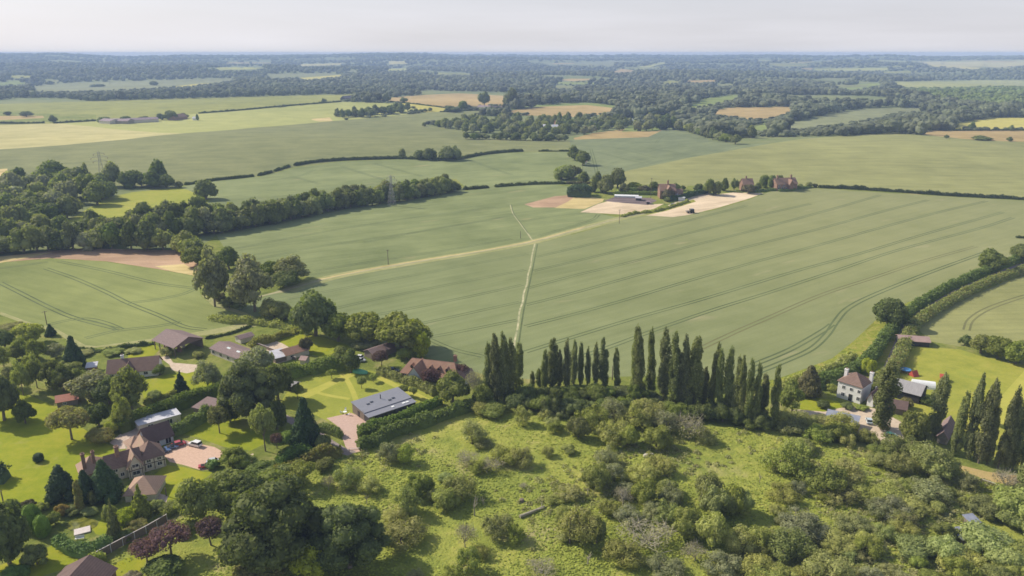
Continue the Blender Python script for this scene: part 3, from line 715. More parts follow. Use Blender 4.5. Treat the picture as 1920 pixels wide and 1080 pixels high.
def shape(kind, var):
    """-> (crown verts, crown faces, trunk MB)"""
    key = (kind, var)
    if key in SHAPES: return SHAPES[key]
    rng = np.random.default_rng(sum(ord(c) for c in kind)*31+var*977); A = ASPECT[kind]; tr = None
    if kind == 'oak':
        L = lobes_round(rng, 24, 0.34, A, 0.02); c = leafy(L, 3000, 0.062, rng, 0.84)
        tr = limbs(rng, 0.085, 0.55, [(l[0]*0.7, l[1]*0.7, l[2]) for l in L[:6]])
    elif kind == 'oakbig':
        L = lobes_round(rng, 56, 0.24, A, 0.04); c = leafy(L, 11000, 0.032, rng, 0.86)
        tr = limbs(rng, 0.08, 0.5, [(l[0]*0.7, l[1]*0.7, l[2]) for l in L[:8]])
    elif kind in ('ash', 'olive', 'asht'):
        L = lobes_round(rng, 28, 0.30, A, 0.55 if kind in ('asht','olive') else 0.03); L = L[:-1]; c = leafy(L, 3200, 0.052, rng, 0.62, 0.9, 0.25, under=0.9)
        tr = limbs(rng, 0.06, 0.6, [(l[0]*0.8, l[1]*0.8, l[2]) for l in L[:8]])
    elif kind == 'plum':
        L = lobes_round(rng, 18, 0.32, A, 0.6); c = leafy(L[:-1], 2400, 0.045, rng, 0.5, 1.3, 0.4, under=0.9)
        tr = limbs(rng, 0.06, 0.6, [(l[0]*0.8, l[1]*0.8, l[2]) for l in L[:9]])
    elif kind == 'scrub':
        n = 22+var; L = lobes_round(rng, n, 0.27, A, 0.06); L = L[:-1]; L[:,2] *= rng.uniform(0.6, 1.12, len(L)); L[:,:2] *= rng.uniform(0.7, 1.25, (len(L),1)); L[:,3] *= rng.uniform(.6, 1.2, len(L))
        c = leafy(L, 5200, 0.027, rng, 0.5, 0.9, 0.4, under=0.95, up=0.3)
        tr = limbs(rng, 0.05, 0.3, [(l[0]*1.0, l[1]*1.0, l[2]+l[4]*0.8) for l in L[:14]])
    elif kind == 'twig':
        L = lobes_round(rng, 10, 0.4, A, 0.15)[:-1]; c = leafy(L, 900, 0.034, rng, 0, 1.4, 0.6, under=0.9)
        tr = limbs(rng, 0.05, 0.3, [(l[0]*1.1, l[1]*1.1, l[2]+l[4]*0.5) for l in L])
        for l in L:
            for k in range(16):
                d = sphere_pts(1, rng)[0]; d[2] = abs(d[2])+0.2; a = l[:3]+rng.normal(0, 0.12, 3)
                tr.tube(a, a+d*rng.uniform(0.25, 0.5), 0.012, 0.004, 3)
    elif kind == 'bush':
        L = lobes_round(rng, 24, 0.30, A, -0.05); L[:-1,:2] *= rng.uniform(0.8, 1.2, (len(L)-1,1)); c = leafy(L, 3400, 0.040, rng, 0.8, 0.7)
        tr = limbs(rng, 0.07, 0.35, [(l[0]*0.6, l[1]*0.6, l[2]*0.9) for l in L[:4]])
    elif kind == 'poplar':
        L = []
        for k in range(46):
            z = 0.5+(A-0.9)*(k+0.5)/46+rng.normal(0, 0.1); t = z/A
            prof = min(1, 0.6+t*2.0)*(1-max(0, (t-0.55)/0.45)**2.0*0.72)*rng.uniform(.8,1.12); r = 0.40*prof*rng.uniform(0.75, 1.3)
            a = rng.random()*6.283; q = max(0, prof-r)*rng.uniform(0.55, 1.15)
            L.append((math.cos(a)*q, math.sin(a)*q, z, r, r*rng.uniform(1.5, 2.6)))
        L.append((rng.normal(0,.1), rng.normal(0,.1), A-0.6, 0.14, 0.6)); L = np.array(L)
        c = leafy(L, 6500, 0.078, rng, 0.55, 1.2, 0.25, up=0.35, asp=0.9, under=0.9)
        tr = limbs(rng, 0.14, 1.1, [(0,0,A*0.8), (0.3,0,2.6), (-0.3,0.1,2.4)])
    elif kind == 'cypress':
        L = [(rng.normal(0,0.12), rng.normal(0,0.12), z, 0.9*(1-(z/A)**3*0.7)*(0.7+0.3*min(1,z)), 0.9) for z in np.linspace(0.5, A-0.5, 12)]
        c = leafy(np.array(L), 2200, 0.12, rng, 0.9, 0.7, up=0.5); tr = limbs(rng, 0.12, 0.6, [(0,0,2)])
    elif kind == 'conifer':
        L = []
        for k in range(30):
            t = (k+0.5)/30; z = 0.12+t*(A-0.3); pr = (1-t)**0.62; a = rng.random()*6.283; r = 0.36*(0.45+0.6*pr)*rng.uniform(0.8,1.2); q = max(0, pr-r)*rng.uniform(0.7,1.1)
            L.append((math.cos(a)*q, math.sin(a)*q, z, r, r*1.2))
        L.append((0,0,0.9,0.6,0.8)); c = leafy(np.array(L), 3200, 0.06, rng, 0.88, 0.9, up=0.2)
        tr = limbs(rng, 0.08, 0.5, [(0,0,A*0.8)])
    elif kind == 'cone':
        L = [(rng.normal(0,0.05), rng.normal(0,0.05), z, max(0.08, 1.0*(1-z/A)*rng.uniform(0.85,1.05)), 0.24) for z in np.linspace(0.15, A-0.12, 16)]
        c = leafy(np.array(L), 2000, 0.075, rng, 0.88, 0.8); tr = limbs(rng, 0.08, 0.4, [(0,0,A*0.7)])
    elif kind == 'topiary':
        L = [(0,0,0.5,0.95,0.6),(0,0,0.9,0.93,0.75)]; c = leafy(np.array(L), 1700, 0.05, rng, 0.97, 0.35); tr = limbs(rng, 0.08, 0.4, [(0,0,1)])
    elif kind == 'mid':
        L = lobes_round(rng, 13, 0.42, A, -0.2); c = leafy(L, 760, 0.09, rng, 0.88)
        tr = limbs(rng, 0.09, 0.35, [(0.2,0,1.0), (-0.2,0.1,1.0)])
    elif kind == 'dead':
        c = None; tr = MB(); tr.tube((0,0,-0.05), (0.05,0,0.9), 0.13, 0.09, 6)
        for k in range(5):
            a = rng.random()*6.28; e = Vector((math.cos(a)*rng.uniform(.4,.95), math.sin(a)*rng.uniform(.4,.95), rng.uniform(1.1, 2.3))); s = Vector((0.05,0,rng.uniform(0.6,0.95)))
            m = s.lerp(e, 0.5)+Vector(rng.normal(0, 0.12, 3)); tr.tube(s, m, 0.075, 0.05, 5); tr.tube(m, e, 0.05, 0.015, 4)
            tr.tube(m, m+Vector(rng.normal(0,0.3,3))+Vector((0,0,0.3)), 0.035, 0.008, 3)
    SHAPES[key] = (c[0] if c else None, c[1] if c else None, tr); return SHAPES[key]

def plant_mats():
    L = lambda n, b, **k: leaf_mat(n, lin(*b), **k)
    L('leaf_dark', (.165,.20,.052), var=.22); L('leaf_green', (.225,.25,.06), var=.2); L('leaf_lite', (0.358,0.400,0.055), var=.15, trans=.42)
    L('leaf_grey', (.30,.31,.15), var=.18); L('leaf_poplar', (.225,.25,.09), var=.16); L('leaf_scrub', (.37,.375,.115), var=.24, trans=.38)
    L('leaf_scrubgreen', (.29,.325,.08), var=.22); L('leaf_twig', (.34,.31,.19), var=.2); L('leaf_conifer', (0.066,0.108,0.040), var=.2, trans=.15)
    L('leaf_purple', (.17,.10,.105), var=.2); L('leaf_olive', (0.294,0.277,0.074), var=.15, warm=lin(.28,.19,.08)); L('leaf_orange', (.38,.26,.06), var=.1)
    L('leaf_box', (0.170,0.256,0.045), var=.15, trans=.2); L('leaf_copper', (.165,.15,.075), var=.15); L('leaf_hedge', (0.183,0.242,0.055), var=.18)
    L('leaf_hedgefar', (0.099,0.131,0.042), var=.15); L('leaf_hedgetop', (0.279,0.309,0.086), var=.2, warm=lin(.30,.20,.10))
    L('leaf_young', (.21,.27,.085), var=.2, useTint=True)
    L('leaf_mid', (.225,.25,.08), var=.26); L('leaf_wood', (.175,.195,.105), var=.46, useTint=True)
    plain_mat('bark', lin(.14,.11,.085), lin(.24,.20,.155), 6); plain_mat('dead_wood', lin(.26,.235,.17), lin(.42,.385,.29), 5)
DEFMAT = dict(oak='leaf_green', oakbig='leaf_dark', ash='leaf_grey', asht='leaf_grey', scrub='leaf_scrub', bush='leaf_scrubgreen', poplar='leaf_poplar', conifer='leaf_conifer', cone='leaf_conifer',
  cypress='leaf_olive', topiary='leaf_box', mid='leaf_mid', twig='leaf_twig', dead='dead_wood', plum='leaf_purple', olive='leaf_olive')
MESHES = {}
def plant_mesh(kind, var, mat):
    key = (kind, var, mat)
    if key not in MESHES:
        V, Fc, tr = shape(kind, var); cm = None
        if V is not None: cm = mesh_np(kind+'_crown', V, Fc, [MATS[mat]], smooth=False)
        tv, tf = mbarr(tr); tm = mesh_np(kind+'_trunk', tv, list(tf.values()), [MATS['dead_wood' if kind in ('dead','twig') else 'bark']])
        one = None
        if kind in ('mid',):
            fs = [f for f in Fc]+[f+len(V) for f in tf.values()]; n1 = sum(len(f) for f in Fc); n2 = sum(len(f) for f in tf.values())
            one = mesh_np(kind+'_tree', np.concatenate([V, tv]), fs, [MATS[mat], MATS['bark']], np.r_[np.zeros(n1), np.ones(n2)])
        MESHES[key] = (cm, tm, one)
    return MESHES[key]
PRNG = random.Random(11)
PROTO = {}
COUNT = {}
def plant(name, kind, u, yb, w, h, label=None, group=None, cat='tree', mat=None, trunk=False, var=None, rot=None):
    """u: centre column, yb: lowest visible row, w and h: size in photo pixels"""
    mat = mat or DEFMAT[kind]; p = hit(u, yb)
    if trunk and kind == 'ash': kind = 'asht'
    if kind == 'poplar': w *= PRNG.uniform(1.02, 1.36)
    dep = math.atan2(HC-p[2], p[1]); sn, cs = math.sin(dep), math.cos(dep)
    if trunk or kind in ('poplar','cypress'):
        by = yb-(0.12*w*sn if not trunk else 0); p = hit(u, by); k = ppm(p)
        c2 = max(h-0.35*w*sn, h*0.6)
        hm = z_at(p, by-c2)
    else:
        c = math.sqrt(max((h/2)**2-(w/2*sn)**2, (0.28*h)**2)); by = yb-h/2+c
        p = hit(u, by); k = ppm(p); hm = z_at(p, by-2*c)
    wm = w/k*(1.06 if kind == 'poplar' else 1.15); hm *= 1.0 if kind in ('poplar','dead') else 1.06; var = PRNG.randrange(NVAR[kind]) if var is None else var
    A = ASPECT[kind]; cm, tm, one = plant_mesh(kind, var, mat)
    sc = (wm/2, wm/2, hm/A); rz = PRNG.random()*6.283 if rot is None else rot
    COUNT[kind] = COUNT.get(kind, 0)+1
    if one is not None:
        o = link(name, one); o.location = p; o.rotation_euler = (0,0,rz); o.scale = sc
    else:
        key = (name, kind, var, mat)
        if key in PROTO: o = copy_tree(PROTO[key])
        else:
            o = empty(name)
            if cm: link('crown', cm, o)
            t = link('trunk' if kind != 'dead' else 'branches', tm, o); PROTO[key] = o
        o.location = p; o.rotation_euler = (0,0,rz) if kind != 'poplar' else (PRNG.gauss(0,.025),PRNG.gauss(0,.025),rz); o.scale = sc
    tag(o, label, cat, group); o['px'] = (u, yb-h/2)
    return o

def resample(P, step):
    P = np.asarray(P, float); d = np.r_[0, np.cumsum(np.linalg.norm(np.diff(P[:,:2], axis=0), axis=1))]
    n = max(2, int(d[-1]/step)+1); s = np.linspace(0, d[-1], n)
    return np.stack([np.interp(s, d, P[:,0]), np.interp(s, d, P[:,1])], 1), s
def hedge(name, pts, w, h, label, mat='leaf_hedge', leaf=0.28, dens=9, lump=0.18, group=None, cat='hedge', gaps=None, flat=0.75, smooth=True, kindtag=None, wpx=False):
    """a hedge along a pixel line (its foot), w wide and h high in metres"""
    W = hits(*zip(*(cr(pts, 5) if smooth and len(pts) > 2 else pts)))
    rng = np.random.default_rng(int(abs(pts[0][0]*13+pts[0][1]*7)) % 99991)
    step = max(0.5, w*0.4); Q, s = resample(W, step); n = len(Q)
    d = np.gradient(Q, axis=0); d /= np.linalg.norm(d, axis=1)[:,None]+1e-9; nn = np.stack([-d[:,1], d[:,0]], 1)
    z = H(Q[:,0], Q[:,1])
    hv = h*(1+lump*np.interp(s, np.arange(0, s[-1]+4, 2.2), rng.normal(0, 1, len(np.arange(0, s[-1]+4, 2.2)))))
    hv = np.clip(hv, 0.35*h, 1.7*h); wv = w*(1+0.6*lump*np.interp(s, np.arange(0, s[-1]+4, 2.9), rng.normal(0, 1, len(np.arange(0, s[-1]+4, 2.9)))))
    hv[0] *= 0.6; hv[-1] *= 0.6
    m = 9; th = np.linspace(0, math.pi, m); cx = np.sign(np.cos(th))*np.abs(np.cos(th))**flat; cz = np.abs(np.sin(th))**flat
    def surf(i, a, k=1.0):
        c = np.interp(a, th, cx); q = np.interp(a, th, cz)
        i0 = np.clip(i.astype(int), 0, n-2); f = (i-i0)[:,None]
        C_ = Q[i0]*(1-f)+Q[i0+1]*f; NN = nn[i0]; f = f[:,0]
        hh = hv[i0]*(1-f)+hv[i0+1]*f; ww = wv[i0]*(1-f)+wv[i0+1]*f; zz = z[i0]*(1-f)+z[i0+1]*f
        X = C_+NN*(c*ww/2*k)[:,None]; return np.stack([X[:,0], X[:,1], zz+q*hh*k], 1), np.stack([NN[:,0]*c, NN[:,1]*c, q], 1)
    core = []
    I, A_ = np.meshgrid(np.arange(n, dtype=float), th, indexing='ij'); cp, _ = surf(I.ravel(), A_.ravel(), 0.86)
    cp += rng.normal(0, 0.05*w, cp.shape)*np.array([1,1,0.5])
    fi = []
    for i in range(n-1):
        for j in range(m-1): fi.append((i*m+j, i*m+j+1, (i+1)*m+j+1, (i+1)*m+j))
    caps = [tuple(range(m)), tuple((n-1)*m+j for j in range(m-1, -1, -1))]
    nl = int(s[-1]*(2*h+w)*dens); ii = rng.random(nl)*(n-1.001); aa = np.arccos(rng.uniform(-1, 1, nl)); aa = rng.uniform(0.05, math.pi-0.05, nl)*0.6+aa*0.4
    P, Nn = surf(ii, aa, 1.0); P += rng.normal(0, 0.07*w+0.04, P.shape)
    V, Fq = cards(P, Nn, leaf, rng, 1.0)
    Vall = np.concatenate([V, cp]); off = len(V)
    me = mesh_np(name, Vall, [np.concatenate([Fq, np.array(fi)+off]), np.array(caps)+off], [MATS[mat]])
    # origin at the foot
    c0 = Vector((float(Q[n//2,0]), float(Q[n//2,1]), float(z[n//2])))
    o = link(name, me); me.transform(__import__('mathutils').Matrix.Translation(-c0)); o.location = c0
    tag(o, label, cat, group, kindtag); return o

def in_poly(x, y, P):
    ins = np.zeros(np.shape(x), bool)
    for i in range(len(P)):
        (x1, y1), (x2, y2) = P[i], P[(i+1) % len(P)]
        if y1 == y2: continue
        ins ^= ((y1 > y) != (y2 > y)) & (x < (x2-x1)*(y-y1)/(y2-y1)+x1)
    return ins
def fill(poly, du, dv, seed, jit=0.35):
    """jittered points (pixels) inside a polygon, far to near"""
    rng = np.random.default_rng(seed); xs = [p[0] for p in poly]; ys = [p[1] for p in poly]; out = []
    for j, y in enumerate(np.arange(min(ys), max(ys)+0.1, dv)):
        for x in np.arange(min(xs)+(j % 2)*du/2, max(xs)+0.1, du):
            a, b = x+rng.normal(0, jit*du), y+rng.normal(0, jit*dv)
            if in_poly(np.array([a]), np.array([b]), poly)[0]: out.append((a, b))
    return out
def woods():
    """the far woods: thousands of crowns nobody could count"""
    rng = np.random.default_rng(5); us = []; vs = []
    t = 111.5
    while t < 264:
        dep = PITCH+math.atan((t-CY)/F); k = F/(HC/math.tan(dep)*CP+HC*SP)
        wpx = max(7.5, 17*k); du = wpx*0.64
        for u in np.arange(-500+rng.random()*du, 2420, du): us.append(u+rng.normal(0, du*0.3)); vs.append(t+rng.normal(0, 0.4))
        t += max(1.25, 12*k*math.sin(dep))
    us = np.array(us); vs = np.array(vs)
    a = (us-CX)/F; b = (CY-vs)/F; dz = -SP+b*CP; kk = HC/-dz; X = a*kk; Y = (CP+b*SP)*kk; Z = H(X, Y)
    # what lies at a screen position: the last zone painted there
    def at(U, V):
        r = np.full(len(U), -1)
        for j, (k, pts) in enumerate(ZONES):
            m = in_poly(U, V, pts); r[m] = j
        return r
    isw = np.array([k == 'wood_floor' for k, _ in ZONES]+[True])
    pu, pv = flatuv(X, Y, Z); ok = (pv > 96) & (pu > -450) & (pu < 2400) & isw[at(pu, pv)]
    keepout = [(800,205),(1190,205),(1190,262),(800,262)]
    ok &= ~in_poly(pu, pv, [(795,222),(1010,216),(1190,222),(1200,250),(1075,262),(860,264)])
    ok &= ~in_poly(pu, pv, [(-400,285),(2400,285),(2400,420),(-400,420)])
    k = F/(Y*CP+(HC-Z)*SP); wm = np.maximum(17, 7.5/k)*rng.uniform(0.6, 1.4, len(k)); hm = rng.uniform(9, 16, len(k))
    hm = hm*np.clip(wm/15, 1, 1.25)
    sc = np.full(len(k), 0.30)
    for q in (0.45, 0.7, 1.0): sc = np.where(isw[at(pu, pv-hm*k*q)] & (sc >= (0.30 if q == .45 else 0.42 if q == .7 else 0.65)), {0.45:.45, .7:.68, 1.0:1.0}[q], sc)
    hm = hm*sc; wm = wm*np.sqrt(sc)
    m = ok; X, Y, Z, wm, hm, pv2 = X[m], Y[m], Z[m], wm[m], hm[m], pv[m]
    clr = np.sin(X/260+1.3*np.sin(Y/410))*np.sin(Y/(170+0.02*Y)+1.7*np.sin(X/520+2))+0.35*np.sin(X/90+Y/130)
    q_ = (clr < 0.80) | (pv2 > 200); X, Y, Z, wm, hm, pv2 = X[q_], Y[q_], Z[q_], wm[q_], hm[q_], pv2[q_]; pu = pu[m][q_]
    # near ones are lumpy, far ones simple
    tmpl = []
    for s in range(6):
        r = np.random.default_rng(50+s); V, Fc = ICO2; q = V*(1+r.normal(0, 0.10, (len(V),1))); q[:,2] = q[:,2]*0.5+0.45; tmpl.append((q*np.array([.5,.5,1]), Fc))
    big = []
    for s in range(6):
        r = np.random.default_rng(80+s); VV = []; FF = []; n = 0
        for l in range(6):
            V, Fc = ICO2; c = np.array([r.uniform(-.26,.26), r.uniform(-.26,.26), r.uniform(.3,.72)]) if l else np.array([0,0,.42])
            q = V*(1+r.normal(0, 0.12, (len(V),1)))*np.array([.27,.27,.27])*(1.25 if l == 0 else 1)+c; VV.append(q); FF.append(Fc+n); n += len(V)
        big.append((np.concatenate(VV), np.concatenate(FF)))
    VV = []; FF = []; TT = []; n = 0
    for i in range(len(X)):
        V, Fc = (big if pv2[i] > 168 else tmpl)[rng.integers(6)]
        a = rng.random()*6.283; c, s = math.cos(a), math.sin(a)
        q = np.stack([(V[:,0]*c-V[:,1]*s)*wm[i]+X[i], (V[:,0]*s+V[:,1]*c)*wm[i]+Y[i], V[:,2]*hm[i]+Z[i]], 1)
        VV.append(q); FF.append(Fc+n); TT.append(np.full(len(V), (0.45*rng.random()+0.55*(0.5+0.5*math.sin(X[i]/210+2*math.sin(Y[i]/330))*math.sin(Y[i]/190+X[i]/700))) % 1.0)); n += len(V)
    young = in_poly(pu, pv2, [(1690,164),(1830,160),(2400,156),(2400,206),(1830,206),(1740,188)])
    if young.any():
        ii = np.where(young)[0]; st = np.cumsum([0]+[len(f) for f in FF]); vst = np.cumsum([0]+[len(v) for v in VV])
        V2 = np.concatenate([VV[i] for i in ii]); F2 = []; k2 = 0
        for i in ii: F2.append(FF[i]-vst[i]+k2); k2 += len(VV[i])
        o = link('plantation', mesh_np('plantation', V2, np.concatenate(F2), [MATS['leaf_young']], tint=np.concatenate([TT[i] for i in ii])))
        tag(o, 'lighter green young plantation on the far slope at the right', 'plantation', kind='stuff')
        jj = np.where(~young)[0]; V3 = []; F3 = []; T3 = []; k3 = 0
        for i in jj: V3.append(VV[i]); F3.append(FF[i]-vst[i]+k3); T3.append(TT[i]); k3 += len(VV[i])
        VV, FF, TT = V3, F3, T3
    me = mesh_np('woodland', np.concatenate(VV), np.concatenate(FF), [MATS['leaf_wood']], tint=np.concatenate(TT), smooth=False)
    o = link('woodland', me); tag(o, 'far-off mixed woodland covering the valley and hills between the distant fields', 'woodland', kind='stuff')
    print('woods trees', len(X))
# ---------------------------------------------------------------- where the plants stand (photo pixels)
ORD = ['first','second','third','fourth','fifth','sixth','seventh','eighth','ninth','tenth','eleventh','twelfth','thirteenth','fourteenth','fifteenth','sixteenth','seventeenth','eighteenth','nineteenth','twentieth']
def ordw(i):
    if i < 20: return ORD[i]
    n = i+1; t = {2:'twenty',3:'thirty',4:'forty',5:'fifty'}[n//10]; u = n % 10
    return (t+'-'+ORD[u-1]) if u else {20:'twentieth',30:'thirtieth',40:'fortieth',50:'fiftieth'}[n]
def rowof(name, kind, lst, what, group, cat='tree', mat=None, **kw):
    for i, r in enumerate(sorted(lst, key=lambda q: q[0])):
        plant(name, kind, r[0], r[1], r[2], r[3], '%s %s' % (ordw(i), what), group, cat, mat, **kw)
def poplars():
    A = [(918,748,16,110),(932,752,16,130),(945,752,17,134),(957,748,16,122),(970,735,16,98)]
    B = [(998,728,10,34),(1011,726,11,38),(1020,735,13,84),(1035,728,17,100),(1049,728,11,76),(1062,732,14,100),(1075,722,13,88),(1089,722,12,84),(1102,722,10,74),(1116,722,12,82),(1132,726,16,96),(1158,730,13,82)]
    D = [(1188,748,19,140),(1201,752,19,148),(1220,742,17,130),(1244,752,21,142),(1264,768,19,152),(1276,768,19,146),(1298,770,23,144),(1317,760,13,76),(1331,768,17,132),(1348,780,15,132),(1361,782,17,138),(1376,790,15,128),
         (1386,794,15,132),(1402,800,15,130),(1415,802,15,126),(1429,790,15,94),(1449,806,17,128)]
    E = [(1652,806,32,136),(1748,820,27,126),(1789,855,17,128),(1816,862,22,168),(1834,870,22,166),(1850,872,14,114),(1871,878,20,162),(1886,880,14,140),(1898,882,17,150),(1917,885,14,126),(1912,955,26,108)]
    rowof('poplar_tree', 'poplar', A, 'tall poplar from the left in the clump by the red roofed house', 'poplars in the clump right of the red tiled house')
    rowof('poplar_tree', 'poplar', B, 'slender poplar from the left in the spaced row above the orchard', 'spaced slender poplars along the field edge')
    rowof('poplar_tree', 'poplar', D, 'poplar from the left in the dense row of dark poplars', 'poplars in the dense middle row')
    rowof('poplar_tree', 'poplar', E, 'poplar from the left among those by the white cottage yard', 'poplars beside the cottage and yard')

